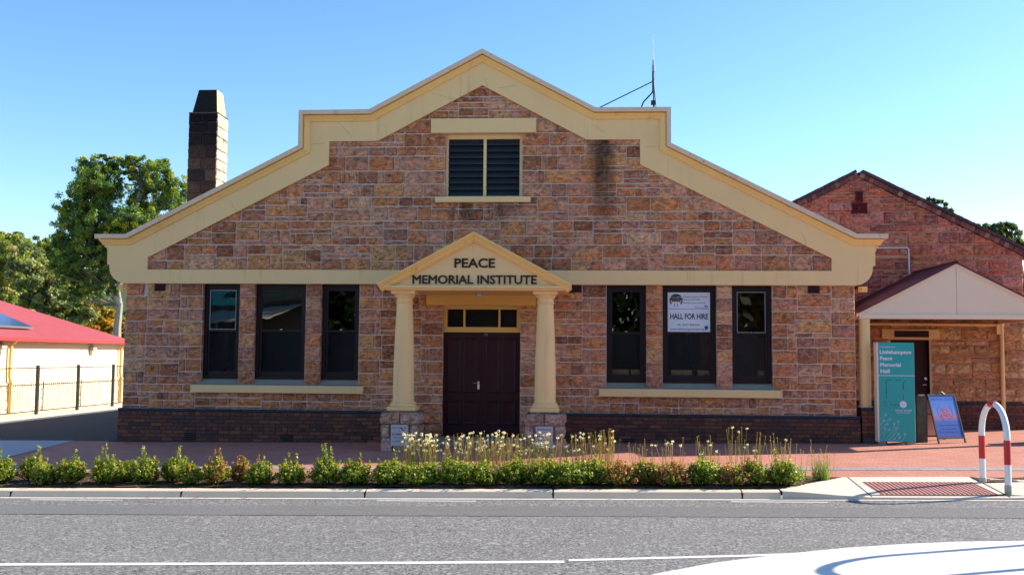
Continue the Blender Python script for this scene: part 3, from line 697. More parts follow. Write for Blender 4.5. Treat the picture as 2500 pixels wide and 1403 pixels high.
for z0, z1 in ((0.605, 0.85), (0.85, 1.10), (0.36, 0.605), (0.12, 0.36)):
    for xx, s in ((DOOR[0]+.002, 1), (DOOR[1]-.002, -1)): reveal(xx, z0, z1, s, PAL)
for (a, b) in ((-1.12, DOOR[0]), (DOOR[1], 1.13)):     # stone jambs through the brick plinth
    for z0, z1 in ((0.10, 0.36), (0.36, 0.605)): sk.stone(a+GAP, b-GAP, z0+GAP, z1-GAP, -0.05, pick(PAL), 0.05, 0.02, back=0.09)
# gable field
hs = []
for za, zb in ((3.43, 4.935), (4.935, 6.24), (6.24, 6.54), (6.54, 7.25)):
    H = []
    while sum(H) < zb-za-0.12: H.append(random.choice([0.50, 0.54, 0.47, 0.27]))
    k = (zb-za)/sum(H); z = za
    for h in H: hs.append((z, z+h*k)); z += h*k
for z0, z1 in hs:
    hw = prof_half(z0)+0.10
    if z1 > LOU[2]+.01 and z0 < 6.53:
        cuts = [z0, z1]
        for c0, c1 in zip(cuts[:-1], cuts[1:]):
            m_ = (c0+c1)/2; hole = (LOU[0], LOU[1]) if LOU[2] < m_ < 6.24 else (-1.065, 1.085) if 6.24 < m_ < 6.54 else None
            for a, b in merge_ivals(-hw, hw, [hole] if hole else []): lay_band(sk, a, b, c0, c1, 0.0, PAL)
            if hole and m_ < 6.24:
                for xx, q in ((LOU[0]+.002, 1), (LOU[1]-.002, -1)): reveal(xx, c0, c1, q, PAL, 0.14)
    else: lay_band(sk, -hw, hw, z0, z1, 0.0, PAL)
mbw = MB(); mbw.v, mbw.f, mbw.mi, mbw.c, mbw.sm = mb.v, mb.f, mb.mi, mb.c, mb.sm
k = len(mbw.v); mbw.v += sk.v; mbw.c += sk.c; mbw.f += [tuple(i+k for i in f) for f in sk.f]; mbw.mi += [1]*len(sk.f); mbw.sm += sk.sm
# side and rear walls in the same stone (coarser blocks)
def side_wall(x, sgn):
    sd = MB(); sd.T = (lambda X: (lambda a, b, c: (X - sgn*b, a, c)))(x)
    for z0, z1 in ((0.55, 0.95), (0.95, 1.38), (1.38, 1.8), (1.8, 2.25), (2.25, 2.7), (2.7, 3.16)): lay_band(sd, 0.02, 12.0, z0, z1, 0.0, PAL, 0.16, 0.016)
    sd.T = None; sd.box(x-sgn*0.42 if sgn > 0 else x+0.012, x-0.012 if sgn > 0 else x+0.42, 0.42, 18, 0.1, 3.16, 2)
    sd.box(x-.02, x-.012 if sgn > 0 else x+.012, 12.0, 18, .1, 3.16, 2); return sd
for x, s in ((7.37, 1), (-7.37, -1)):
    sd = side_wall(x, s); k = len(mbw.v); mbw.v += sd.v; mbw.c += sd.c; mbw.f += [tuple(i+k for i in f) for f in sd.f]; mbw.mi += [0 if m == 2 else 1 for m in sd.mi]; mbw.sm += sd.sm
mbw.box(-7.3, 7.3, 17.6, 18.0, 0.1, 3.2, 0)
mbw.build('wall', ['mortar', 'sandstone'], hall)

# brick plinth
mb = MB(); BR = [(0.17, 0.050, 0.032), (0.12, 0.040, 0.032), (0.21, 0.062, 0.034), (0.095, 0.036, 0.034), (0.18, 0.052, 0.030), (0.25, 0.085, 0.042)]
BLUE = [(0.040, 0.050, 0.075), (0.05, 0.045, 0.06), (0.035, 0.038, 0.055)]
mb.box(-7.415, -1.12, -0.055, 0.3, -0.25, 0.59, 0); mb.box(1.13, 7.415, -0.055, 0.3, -0.2, 0.59, 0)
mb.box(-7.41, -7.2, 0.3, 12, -0.25, 0.57, 0); mb.box(7.2, 7.41, 0.3, 12, -0.2, 0.57, 0)
def bricks(mb, x0, x1, ztop, rows, yf, header_rows, pal, zlow):
    z = ztop
    for r in range(rows):
        h = 0.062 if r else 0.060
        zt = z; zb = z-h; pitch_b = 0.120 if r in header_rows else 0.235
        x = x0 - (0.5*pitch_b if r % 2 else 0.0)
        while x < x1-0.01:
            a, b = max(x, x0), min(x+pitch_b-0.010, x1)
            if b-a > 0.02:
                c = tuple(q*.72 for q in pick(BLUE if r == 0 else pal)); jy = random.uniform(-.003, .003)
                mb.bbox(a, b, yf+jy-(0.008 if r == 0 else 0), yf+0.04, zb, zt, 0.022 if r == 0 else 0.005, 1, c)
            x += pitch_b
        z = zb - 0.0115
for a, b in ((-7.43, -1.12), (1.13, 7.43)): bricks(mb, a, b, 0.607, 11, -0.070, (1, 5, 9), BR, -0.2)
for x, s in ((7.43, 1), (-7.43, -1)):
    mb.T = (lambda X, S: (lambda a, b, c: (X - S*(b+.07), a, c)))(x, s); bricks(mb, -0.03, 8.0, 0.607, 11, -0.07, (1, 5, 9), BR, -0.2); mb.T = None
mb.build('plinth', ['dark_mortar', 'clinker_brick'], hall)
for cx in (-5.9, -3.9, 2.95, 5.2):
    m2 = MB(); m2.box(cx-.115, cx+.115, -0.076, -0.068, -0.03, 0.115, 0)
    for i in range(4): m2.box(cx-.115, cx+.115, -0.080, -0.076, -0.025+i*.036, -0.010+i*.036, 1)
    m2.build('plinth_vent', ['void', 'dark_mortar'], hall)

# cream render trim: band, rakes, brackets
arcR = [(7.37+0.34*math.sin(a), 3.50-0.345*math.cos(a)) for a in [i*math.pi/2/10 for i in range(11)]]
arcR = arcR + [(7.71, 3.535), (7.76, 3.545)]
topi = [tuple(p) for p in inset(TOPL, 0.05)]
topi[0] = (-7.76, 4.10); topi[-1] = (7.76, 4.10)
outer = arcR + list(reversed(topi)) + [(-x, z) for x, z in reversed(arcR)]
inner = [(-6.91, 3.44), (6.92, 3.44), (6.92, 3.69), (3.175, 5.575), (3.175, 6.08), (2.10, 6.085), (-0.02, 7.22), (-2.16, 6.085), (-3.165, 6.08), (-3.165, 5.59), (-6.91, 3.69)]
mb = MB(); mb.prism([outer, inner], -0.066, 0.011)
for s in (1, -1):
    br = [(s*x, z) for x, z in arcR] + [(s*7.76, 4.10), (s*7.38, 4.10)]
    if s < 0: br = br[::-1]
    mb.prism([br], 0.011, 0.42)
tr = mb.build('gable_trim', 'cream_paint', hall)
# hairline cracks in the render
mb = MB()
def hair(pts, w=0.006):
    P = []
    for a, b in zip(pts[:-1], pts[1:]):
        n = max(2, int(math.dist(a, b)/0.06))
        for i in range(n): t = i/n; P.append((a[0]*(1-t)+b[0]*t+random.uniform(-.008, .008), a[1]*(1-t)+b[1]*t+random.uniform(-.008, .008)))
    mb = MB(); line_loop(mb, P, [w*random.uniform(.4, 1) for _ in P], -0.0665, 0.0012); mb.build('render_crack', 'dirt_line', tr)
hair([(-0.6, 6.93), (-0.95, 7.05), (-1.12, 7.04)]); hair([(0.12, 7.1), (0.02, 7.4)]); hair([(0.3, 7.15), (0.75, 7.22)])
hair([(3.30, 5.93), (3.7, 5.95)]); hair([(6.35, 4.18), (6.42, 4.0), (6.37, 3.72)]); hair([(-3.6, 6.02), (-3.2, 6.05)])
hair([(-5.2, 4.86), (-5.05, 4.6), (-5.1, 4.42)]); hair([(-6.2, 3.42), (-6.22, 3.17)]); hair([(5.2, 4.7), (5.28, 4.5)]); hair([(-3.0, 6.5), (-2.7, 6.2), (-2.72, 6.1)]); hair([(2.2, 6.4), (2.5, 6.2)]); hair([(4.1, 3.43), (4.12, 3.17)])

# moulded cornice swept along the top of the parapet
PRF = [(0.0, -0.40), (0.0, 0.215), (0.086, 0.215), (0.087, 0.12), (0.102, 0.12), (0.103, 0.156), (0.132, 0.146), (0.166, 0.116), (0.196, 0.098), (0.210, 0.096), (0.211, 0.025), (0.226, 0.025), (0.227, 0.066), (0.258, 0.064), (0.259, 0.012), (0.270, 0.012), (0.271, 0.034), (0.318, 0.026), (0.326, 0.020), (0.330, -0.010), (0.331, -0.02)]
rings = []
insets = [inset(TOPL, n_) for n_, _ in PRF]
N = len(TOPL)
first = [(-7.76-max(o, 0), 0.42, 4.155-n_) for n_, o in PRF]
rings.append(first)
for i in range(N):
    ring = []
    for q, (n_, o) in enumerate(PRF):
        p = insets[q][i]; x = p.x
        if i == 0: x = -7.76-max(o, 0)
        if i == N-1: x = 7.76+max(o, 0)
        ring.append((x, -o, p.y))
    rings.append(ring)
rings.append([(7.76+max(o, 0), 0.42, 4.155-n_) for n_, o in PRF])
mb = MB(); k = len(PRF)
vs = [p for r in rings for p in r]; fs = []; ms = []
for i in range(len(rings)-1):
    for j in range(k-1):
        fs.append((i*k+j, i*k+j+1, (i+1)*k+j+1, (i+1)*k+j)); ms.append(1 if j < 2 else 0)
mb.add(vs, fs); mb.mi = ms
mb.build('cornice', ['cornice_paint', 'coping_paint'], hall)

# roof behind the parapet, with eaves gutter
mb = MB()
for s in (1, -1):
    vs = [(s*7.62, 0.42, 3.18), (0, 0.42, 6.95), (0, 18.2, 6.95), (s*7.62, 18.2, 3.18), (s*7.62, 0.42, 3.10), (0, 0.42, 6.87), (0, 18.2, 6.87), (s*7.62, 18.2, 3.10)]
    mb.add(vs, [(0, 1, 2, 3), (4, 7, 6, 5), (0, 3, 7, 4), (3, 2, 6, 7)])
mb.build('roof', 'maroon_roofing', hall)
for s in (1, -1): mb = MB(); mb.box(s*7.62-.06 if s > 0 else -7.74, s*7.62+.12 if s > 0 else -7.56, 0.43, 18.2, 3.06, 3.17); mb.build('gutter', 'cream_paint', hall)

# louvred gable window
def louvre():
    x0, x1, z0, z1 = LOU; mb = MB(); yf, yb = 0.095, 0.17; w = 0.055
    mb.box(x0, x0+w, yf, yb, z0, z1); mb.box(x1-w, x1, yf, yb, z0, z1); mb.box(x0+w, x1-w, yf, yb, z1-0.09, z1); mb.box(x0+w, x1-w, yf, yb, z0, z0+0.03); mb.box(0.005, 0.065, yf-.004, yb, z0+.03, z1-.09)
    fr = mb.build('louvre_window', 'cream_paint', hall)
    for a, b in ((x0+w, 0.005), (0.065, x1-w)):
        mb = MB(); mb.box(a, b, 0.30, 0.32, z0, z1, 1)
        n = 9; H = (z1-0.09)-(z0+0.03)
        for i in range(n):
            zb = z0+0.03+H*i/n; h = H/n
            mb.add([(a, 0.108, zb+.004), (b, 0.108, zb+.004), (b, 0.108, zb+.022), (a, 0.108, zb+.022), (a, 0.19, zb+h+.010), (b, 0.19, zb+h+.010), (b, 0.19, zb+h+.028), (a, 0.19, zb+h+.028)],
                   [(0, 1, 2, 3), (3, 2, 6, 7), (4, 5, 1, 0), (7, 6, 5, 4)], 0)
        mb.build('louvre_panel', ['louvre_paint', 'void'], fr)
    mb = MB(); mb.bbox(-1.065, 1.085, -0.062, 0.09, 6.24, 6.54, 0.006); mb.build('window_lintel', 'cream_paint', hall)
    mb = MB(); mb.bbox(-0.955, 0.98, -0.10, 0.09, 4.815, 4.93, 0.008); mb.build('window_sill', 'cream_paint', hall)
louvre()
# tripartite sash windows
def sash(a, b, fly):
    z0, z1 = 1.215, 3.10; mb = MB(); yf = 0.125
    mb.box(a, a+.075, yf, .21, z0, WZ1); mb.box(b-.075, b, yf, .21, z0, WZ1); mb.box(a+.075, b-.075, yf, .21, z1-.03, WZ1); mb.box(a+.075, b-.075, yf-.01, .21, z0, z0+.055)
    a2, b2 = a+.075, b-.075; zm = 2.20
    for (zz0, zz1, yy, lo) in ((zm-.02, z1-.03, yf+.018, .045), (z0+.055, zm+.02, yf+.035, .10)):
        mb.box(a2, a2+.045, yy, yy+.035, zz0, zz1); mb.box(b2-.045, b2, yy, yy+.035, zz0, zz1); mb.box(a2+.045, b2-.045, yy, yy+.035, zz0, zz0+lo); mb.box(a2+.045, b2-.045, yy, yy+.035, zz1-.045, zz1)
    fr = mb.build('window', 'window_paint', hall)
    g = MB(); g.add([(a2+.04, yf+.036, zm+.02), (b2-.04, yf+.036, zm+.02), (b2-.04, yf+.036, z1-.07), (a2+.04, yf+.036, z1-.07)], [(0, 1, 2, 3)]); g.build('upper_pane', 'clear_glass', fr)
    g = MB(); g.add([(a2+.04, yf+.052, z0+.15), (b2-.04, yf+.052, z0+.15), (b2-.04, yf+.052, zm-.02), (a2+.04, yf+.052, zm-.02)], [(0, 1, 2, 3)]); g.build('lower_pane', 'obscure_glass', fr)
    if fly:
        t = MB(); q = .012; u0, u1, v0, v1 = a2+.040, b2-.040, zm+.020, z1-.068
        for bx in ((u0, u0+q, v0, v1), (u1-q, u1, v0, v1), (u0+q, u1-q, v0, v0+q), (u0+q, u1-q, v1-q, v1)): t.box(bx[0], bx[1], yf+.004, yf+.017, bx[2], bx[3])
        t.build('screen_frame', 'galvanised', fr)
    t = MB(); cx = (a+b)/2; t.box(cx-.03, cx+.03, yf+.004, yf+.018, zm+.022, zm+.034); t.box(cx-.012, cx+.012, yf-.004, yf+.004, zm+.022, zm+.040); t.build('sash_catch', 'chrome', fr)
for i, (a, b) in enumerate(WIN): sash(a, b, i in (0, 5))
for (a, b) in ((-5.91, -2.365), (2.365, 5.93)):
    mb = MB(); pts = [(-0.105, 0.945), (-0.105, 1.092), (-0.10, 1.098), (0.02, 1.122), (0.16, 1.216), (0.16, 0.945)]
    vs = [(x, y, z) for x in (a, b) for y, z in pts]; n = len(pts)
    # only the openings get the sloping back; the ledge itself stops at the wall face
    led = [(-0.105, 0.945), (-0.105, 1.092), (-0.098, 1.100), (0.012, 1.122), (0.012, 0.945)]
    vs = [(x, y, z) for x in (a, b) for y, z in led]; n = 5
    mb.add(vs, [(0, 1, n+1, n)], 0); mb.add(vs, [(1, 2, n+2, n+1), (2, 3, n+3, n+2)], 1); mb.add(vs, [(4, 0, n, n+4), (0, 4, 3, 2, 1), (n, n+1, n+2, n+3, n+4)], 0)
    for (u, v) in WIN:
        if a < u < b: mb.add([(u, .012, 1.122), (v, .012, 1.122), (v, .14, 1.214), (u, .14, 1.214)], [(0, 1, 2, 3)], 1)
    mb.build('window_sill', ['cream_paint', 'sill_top'], hall)
# terracotta air vents under the band
for cx in (-6.63, -1.86, 1.90, 6.57):
    mb = MB(); mb.box(cx-.115, cx+.115, -0.050, 0.005, 3.0, 3.145, 0)
    for i in range(5):
        for j in range(3): mb.box(cx-.094+i*.040, cx-.067+i*.040, -0.0525, -0.050, 3.018+j*.040, 3.045+j*.040, 1)
    mb.build('air_vent', ['vent_clay', 'void'], hall)

# entrance
mb = MB(); mb.bbox(-1.113, 1.10, -0.062, 0.13, 2.735, 2.975, 0.006); mb.build('door_lintel', 'yellow_paint', hall)
mb = MB(); yf = 0.10
for bx in ((-.775, -.70, 2.20, 2.735), (.71, .785, 2.20, 2.735), (-.70, .71, 2.66, 2.735), (-.70, .71, 2.20, 2.30), (-.372, -.335, 2.30, 2.66), (.34, .377, 2.30, 2.66)): mb.box(bx[0], bx[1], yf, .2, bx[2], bx[3])
mb.box(-.79, .80, yf-.03, yf, 2.195, 2.235)
fan = mb.build('fanlight', 'yellow_paint', hall)
for u, v in ((-.70, -.372), (-.335, .34), (.377, .71)):
    g = MB(); g.add([(u, .15, 2.30), (v, .15, 2.30), (v, .15, 2.66), (u, .15, 2.66)], [(0, 1, 2, 3)]); g.build('pane', 'obscure_glass', fan)
for (a, b, lk) in ((-.775, .003, True), (.007, .785, False)):
    mb = MB(); yd = 0.125; mb.box(a, b, yd, yd+.04, 0.115, 2.195)
    w = (b-a)
    for i in range(2):
        xa = a+.10+i*(w-.12)/2+(-.0 if i else 0); xb = xa+(w-.26)/2
        for zb, zt in ((0.36, 0.82), (1.0, 2.06)):
            mb.add([(xa-.02, yd-.006, zb-.02), (xb+.02, yd-.006, zb-.02), (xb+.02, yd-.006, zt+.02), (xa-.02, yd-.006, zt+.02), (xa, yd-.016, zb), (xb, yd-.016, zb), (xb, yd-.016, zt), (xa, yd-.016, zt), (xa+.05, yd-.002, zb+.05), (xb-.05, yd-.002, zb+.05), (xb-.05, yd-.002, zt-.05), (xa+.05, yd-.002, zt-.05)],
                   [(0, 1, 5, 4), (1, 2, 6, 5), (2, 3, 7, 6), (3, 0, 4, 7), (4, 5, 9, 8), (5, 6, 10, 9), (6, 7, 11, 10), (7, 4, 8, 11), (8, 9, 10, 11)])
    lf = mb.build('door_leaf', 'maroon_paint', hall)
    if lk:
        h = MB(); h.box(-.075, -.035, .108, .125, 1.05, 1.21); h.tube([(-.055, .108, 1.17), (-.055, .075, 1.17), (-.16, .075, 1.175)], .009); h.build('handle', 'chrome', lf)
    else:
        h = MB(); put_text(h, '75', .045, .125, 2.125, 2.175, .1245, .001, 0.0); h.build('house_number', 'lamp_grey', lf)
mb = MB(); mb.bbox(-1.0, 1.02, -0.42, 0.13, -0.1, 0.105, 0.012); mb.bbox(-1.25, 1.27, -0.72, -0.42, -0.12, 0.0, 0.012); mb.build('door_step', 'sill_top', hall)

# porch: pedestals, columns, pediment
PY = -1.27
for cx in (-1.335, 1.335):
    mb = MB(); hw = 0.335; y0 = PY-.335; y1 = PY+.335; gz = G(cx, PY)-.05
    mb.box(cx-hw+.03, cx+hw-.03, y0+.03, y1-.03, gz, 0.655, 0)
    z = gz
    rows = [(gz, .20), (.20, .45), (.45, .665)]
    def face(T, w):
        mb.T = T
        for r, (z0, z1) in enumerate(rows):
            cut = (0.5, 0.36, 0.5)[r]
            if r == 1 or r == 0:
                for u0, u1 in ((0, .22), (.22, .78), (.78, 1)) if r else ((0, .3), (.3, 1)):
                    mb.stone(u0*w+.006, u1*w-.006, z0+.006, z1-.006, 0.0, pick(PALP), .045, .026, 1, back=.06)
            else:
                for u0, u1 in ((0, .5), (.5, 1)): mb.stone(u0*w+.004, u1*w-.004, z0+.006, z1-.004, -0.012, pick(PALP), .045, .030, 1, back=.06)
        mb.T = None
    face(lambda a, b, c: (cx-hw+a, y0+b, c), 2*hw)
    face(lambda a, b, c: (cx+hw-b, y0+a, c), 2*hw)
    face(lambda a, b, c: (cx-hw+b, y1-a, c), 2*hw)
    face(lambda a, b, c: (cx+hw-a, y1-b, c), 2*hw)
    # rounded stone cap
    vs = []; lv = [(0.005, .66), (.0, .672), (-.05, .69), (-.12, .697)]
    for e, zq in lv: vs += [(cx-hw-e, y0-e, zq), (cx+hw+e, y0-e, zq), (cx+hw+e, y1+e, zq), (cx-hw-e, y1+e, zq)]
    mb.add(vs, [(4*i+j, 4*i+(j+1) % 4, 4*i+4+(j+1) % 4, 4*i+4+j) for i in range(3) for j in range(4)] + [(12, 13, 14, 15)], 1, (0.22, .15, .12))
    ped = mb.build('pedestal', ['mortar', 'sandstone'], hall)
    m2 = MB(); px = cx-.155 if cx < 0 else cx-.155
    m2.bbox(px, px+.31, y0-.050, y0-.01, 0.055, 0.445, .004); m2.build('plaque', 'marble_plaque', ped)
    m3 = MB(); yy = y0-.0505
    L = (("THIS STONE WAS LAID", .385, .020, .26), ("BY", .328, .018, .03), ("J.S.COPPIN,ESQ.", .262, .034, .27), ("22ND NOV.,1936.", .205, .018, .21), ("S.A.CENTENARY", .140, .022, .22)) if cx < 0 else \
        (("THIS STONE WAS LAID", .385, .020, .26), ("BY", .328, .018, .03), ("MRS W. NITSCHKE", .258, .034, .27), ("22ND NOV.,1936.", .195, .018, .22))
    for s, zc, h, w in L: m3 = MB(); put_text(m3, s, px+.155-w/2, px+.155+w/2, zc-.005, zc-.005+h, yy, .001, 0.02); m3.build('inscription', 'ink', ped)
    mb = MB()
    mb.bbox(cx-.265, cx+.265, PY-.265, PY+.265, .695, .765, .006)
    sh = [(.20, .865), (.1985, 1.2), (.192, 1.6), (.180, 2.0), (.165, 2.35), (.150, 2.70)]
    prof = [(.245, .765), (.255, .785), (.245, .812), (.225, .818), (.222, .826), (.232, .838), (.226, .852), (.206, .858)] + sh
    mb.lathe(prof, cx, PY, 40)
    col = mb.build('column', 'cream_paint', hall)
    m2 = MB(); m2.lathe([(.150, 2.70), (.166, 2.704), (.168, 2.722), (.152, 2.727), (.152, 2.80), (.172, 2.806), (.176, 2.822), (.200, 2.85), (.205, 2.87)], cx, PY, 40)
    m2.bbox(cx-.225, cx+.225, PY-.225, PY+.225, 2.87, 2.935, .004); m2.build('capital', 'cream_paint', col)
# pediment
APX, APZ = 0.005, 4.02; EW = 1.80; EZ = 3.045
mb = MB()
mb.box(-1.66, 1.69, PY-.29, -0.01, 2.936, 2.975); mb.box(-1.69, 1.72, PY-.335, -0.01, 2.975, 3.018)
tymp = [(-1.55, 3.0), (1.57, 3.0), (0.01, 3.90)]
mb.prism([tymp], PY-.235, PY-.13)
ped_ = mb.build('pediment', 'yellow_cream' if 'yellow_cream' in M else 'cream_paint', hall)
# raking mouldings
sl = math.atan2(APZ-EZ, EW)
rprof = [(0.0, -0.9), (0.0, 0.40), (0.025, 0.40), (0.03, .385), (.06, .36), (.075, .345), (.078, .325), (.118, .325), (.120, .30), (.150, .285), (.155, .22)]
mb = MB(); cosl = math.cos(sl)
rake = [(-EW, EZ), (APX, APZ), (EW+.02, EZ)]
ri = [inset(rake, n_) for n_, _ in rprof]; rings = []
for i in range(3):
    ring = []
    for q, (n_, o) in enumerate(rprof):
        p = ri[q][i]
        yv = PY-o if o > 0 else -0.005
        ring.append((p.x, yv, p.y))
    rings.append(ring)
k = len(rprof); vs = [p for r in rings for p in r]
fs = [(i*k+j, i*k+j+1, (i+1)*k+j+1, (i+1)*k+j) for i in range(2) for j in range(k-1)] + [tuple(range(k)), tuple(2*k+i for i in range(k))[::-1]]
mb.add(vs, fs); mb.mi = [(1 if j == 0 else 0) for i in range(2) for j in range(k-1)] + [0, 0]
mb.build('raking_cornice', ['cornice_paint', 'coping_paint'], ped_)
mb = MB(); yl = PY-.235
put_text(mb, 'PEACE', -.367, .395, 3.365, 3.54, yl, .02, .022); mb.build('lettering', 'letter_maroon', ped_); mb = MB(); put_text(mb, 'MEMORIAL INSTITUTE', -1.155, 1.175, 3.062, 3.225, yl, .02, .022)
mb.build('lettering', 'letter_maroon', ped_)
mb = MB(); mb.lathe([(.075, 2.936), (.075, 2.915), (.06, 2.91)], .03, -.75, 20, 0); mb.lathe([(.06, 2.91), (.057, 2.88), (.035, 2.852), (.008, 2.846)], .03, -.75, 20, 1)
mb.build('porch_light', ['lamp_grey', 'lamp_glass'], hall)
# interior shell seen dimly through the panes
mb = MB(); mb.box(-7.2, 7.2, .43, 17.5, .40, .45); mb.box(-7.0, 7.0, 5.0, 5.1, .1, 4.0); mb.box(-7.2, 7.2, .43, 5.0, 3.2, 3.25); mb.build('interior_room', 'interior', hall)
# chimney
mb = MB(); cx0, cx1, cy0, cy1 = -7.35, -6.655, 3.0, 3.69
mb.box(cx0+.012, cx1-.012, cy0+.012, cy1-.012, 2.8, 7.44, 0)
faces = [lambda a, b, c: (cx0+a, cy0+b, c), lambda a, b, c: (cx1-b, cy0+a, c), lambda a, b, c: (cx1-a, cy1-b, c), lambda a, b, c: (cx0+b, cy1-a, c)]
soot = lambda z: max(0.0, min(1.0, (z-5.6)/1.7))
PALSUN = [(0.62, 0.50, 0.35), (0.68, 0.55, 0.40), (0.55, 0.43, 0.30), (0.70, 0.58, 0.43)]  # paler tints for the right and rear faces, sunlight put into the colour
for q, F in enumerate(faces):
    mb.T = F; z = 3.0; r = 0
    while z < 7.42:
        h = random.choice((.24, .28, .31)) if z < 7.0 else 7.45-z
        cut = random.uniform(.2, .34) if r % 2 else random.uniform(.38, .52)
        sk_ = soot(z+h/2); pal = PALSUN if q not in (0, 3) else [tuple(a*(1-sk_)+b*sk_ for a, b in zip(c, (.010, .010, .011))) for c in ((.15, .078, .052), (.11, .06, .045), (.18, .10, .065), (.085, .05, .04))]  # front and left darker: shaded sides painted in, plus soot towards the top
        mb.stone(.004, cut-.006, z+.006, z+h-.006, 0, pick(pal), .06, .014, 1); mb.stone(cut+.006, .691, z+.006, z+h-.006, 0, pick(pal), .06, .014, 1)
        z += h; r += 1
mb.T = None
mb.bbox(cx0-.01, cx1+.01, cy0-.01, cy1+.01, 7.44, 7.475, .006, 0)
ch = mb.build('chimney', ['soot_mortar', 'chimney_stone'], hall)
mb = MB(); b0, b1, t0, t1 = cx0+.06, cx1-.03, cx0+.165, cx1-.09
q0, q1, s0, s1 = cy0+.04, cy1-.04, cy0+.14, cy1-.14
mb.add([(b0, q0, 7.475), (b1, q0, 7.475), (b1, q1, 7.475), (b0, q1, 7.475), (t0, s0, 8.05), (t1, s0, 8.05), (t1, s1, 8.05), (t0, s1, 8.05)], [(0, 1, 5, 4), (1, 2, 6, 5), (2, 3, 7, 6), (3, 0, 4, 7), (4, 5, 6, 7)], 0, (0.55, .42, .24))
mb.add([(b0, q0-.003, 7.475), (b1, q0-.003, 7.475), (t1, s0-.003, 8.052), (t0, s0-.003, 8.052)], [(0, 1, 2, 3)], 0, (.018, .016, .015))  # dark front sheet: soot and the cap's shaded side put into the tint
mb.build('chimney_cap', 'chimney_stone', ch)

# antenna behind the parapet
ant = thing('antenna', 'thin white whip antenna on a strutted mast behind the right parapet step', 'antenna', (3.53, 1.0, 5.2))
def wb(mb, name, mat, par, **k):
    o = mb.build(name, mat, par, **k); o.matrix_parent_inverse = (Matrix.Translation(par.location) @ Matrix.Rotation(par.rotation_euler.z, 4, 'Z')).inverted(); return o
mb = MB(); mb.tube([(3.53, 1, 5.2), (3.53, 1, 7.05)], .02); mb.tube([(3.53, 1, 7.05), (3.525, 1, 7.62)], .016); mb.tube([(3.515, 1, 7.35), (3.515, 1, 7.78)], .022); mb.box(3.47, 3.56, .96, 1.03, 7.05, 7.14); wb(mb, 'mast', 'black_metal', ant)
mb = MB(); mb.tube([(3.522, 1, 7.76), (3.522, 1, 7.90)], [.034, .034]); mb.tube([(3.522, 1, 7.90), (3.52, 1, 8.02)], [.022, .016]); wb(mb, 'clamp', 'galvanised', ant)
mb = MB(); mb.tube([(3.52, 1, 8.0), (3.515, 1, 8.55)], [.011, .007]); mb.tube([(3.515, 1, 8.55), (3.515, 1, 8.575)], .009); wb(mb, 'whip', 'white_plastic', ant)
for p in ((1.9, .9, 6.5), (3.66, 1.1, 6.2)):
    mb = MB(); mb.tube([(3.52, 1, 7.68 if p[0] > 3 else 7.56), p if p[0] > 3 else (2.0, .95, 6.80)], .012); wb(mb, 'strut', 'galvanised' if p[0] > 3 else 'black_metal', ant)
mb = MB(); mb.tube([(3.515, .98, 7.38), (3.49, .97, 7.30), (3.40, .95, 7.2), (3.31, .93, 7.1), (3.27, .92, 7.0), (3.26, .92, 6.3)], .016); wb(mb, 'cable', 'black_metal', ant)

# poster in the window
pos = thing('hire_poster', 'white HALL FOR HIRE poster with round hall emblem in the upper window pane', 'poster', (4.155, .150, 2.235))
x0, x1, z0, z1 = 3.735, 4.572, 2.232, 3.018
PYY = 0.140
mb = MB(); mb.box(x0, x1, PYY, PYY+.002, z0, z1); wb(mb, 'sheet', 'poster_white', pos)
fx = lambda u: x0+(u-112)/(1440-112)*(x1-x0)
fz = lambda v: z1-(v-92)/(1300-92)*(z1-z0)
mb = MB(); put_text(mb, 'HALL FOR HIRE', fx(188), fx(1378), fz(905), fz(735), PYY, .001, .028); wb(mb, 'headline', 'ink', pos)
mb = MB()
for s, a, b, v1, v0, bd, sh in (('Littlehampton Peace', 592, 1362, 248, 182, 0, 0), ('Memorial Hall', 592, 1118, 335, 270, 0, 0), ('Working for our community', 598, 1300, 430, 388, .012, .25), ('Find us on', 980, 1240, 570, 522, .005, 0), ('Ph. 0457 698 534', 430, 1108, 1118, 1052, .008, 0), ('www.littlehamptonhall.org.au', 180, 1355, 1248, 1180, .008, 0)):
    mb = MB(); put_text(mb, s, fx(a), fx(b), fz(v1), fz(v0), PYY, .001, bd, 0, 1.0, sh); wb(mb, 'small_print', 'ink_green', pos)
mb = MB(); mb.box(fx(155), fx(1390), PYY-.001, PYY, fz(604), fz(592)); wb(mb, 'rule', 'ink_green', pos)
ecx, ecz, er = fx(375), fz(338), (fx(585)-fx(165))/2
mb = MB(); 
def cseg(mb, zlo, zhi_fn, m, lo_fn=None):
    pass
def inC(pts): return [(ecx+p[0]*er, ecz+p[1]*er) for p in pts]
arc = lambda a, b, n=14: [(math.cos(R(a+(b-a)*i/n)), math.sin(R(a+(b-a)*i/n))) for i in range(n+1)]
mb.prism([inC(arc(32, 148) + [(-.55, .48), (-.1, .40), (.35, .52)])], PYY-.0012, PYY, 0)
mb.prism([inC(arc(151, 183, 6) + [(-.62, .10), (-.52, .2), (-.15, .36), (-.55, .44)])], PYY-.0012, PYY, 1)
mb.prism([inC([(.05, .38), (.4, .47), (.87, .47)] + arc(27, 2, 6)[1:] + [(.55, .16), (.4, .28)])], PYY-.0012, PYY, 1)
mb.prism([inC([(-.99, -.02), (-.55, .22), (0, .42), (.5, .22), (.99, -.02)] + arc(-3, -42, 6)[1:] + [(.62, -.35), (.80, -.05), (.7, -.02), (.5, -.3), (-.5, -.3), (-.7, -.02), (-.80, -.05), (-.62, -.35)] + arc(-138, -177, 6)[:-1])], PYY-.0012, PYY, 2)
for q in (-.36, 0, .34): disc(mb, ecx+q*er, ecz-.28*er, .13*er, PYY-.0012, .001, 3, 14)
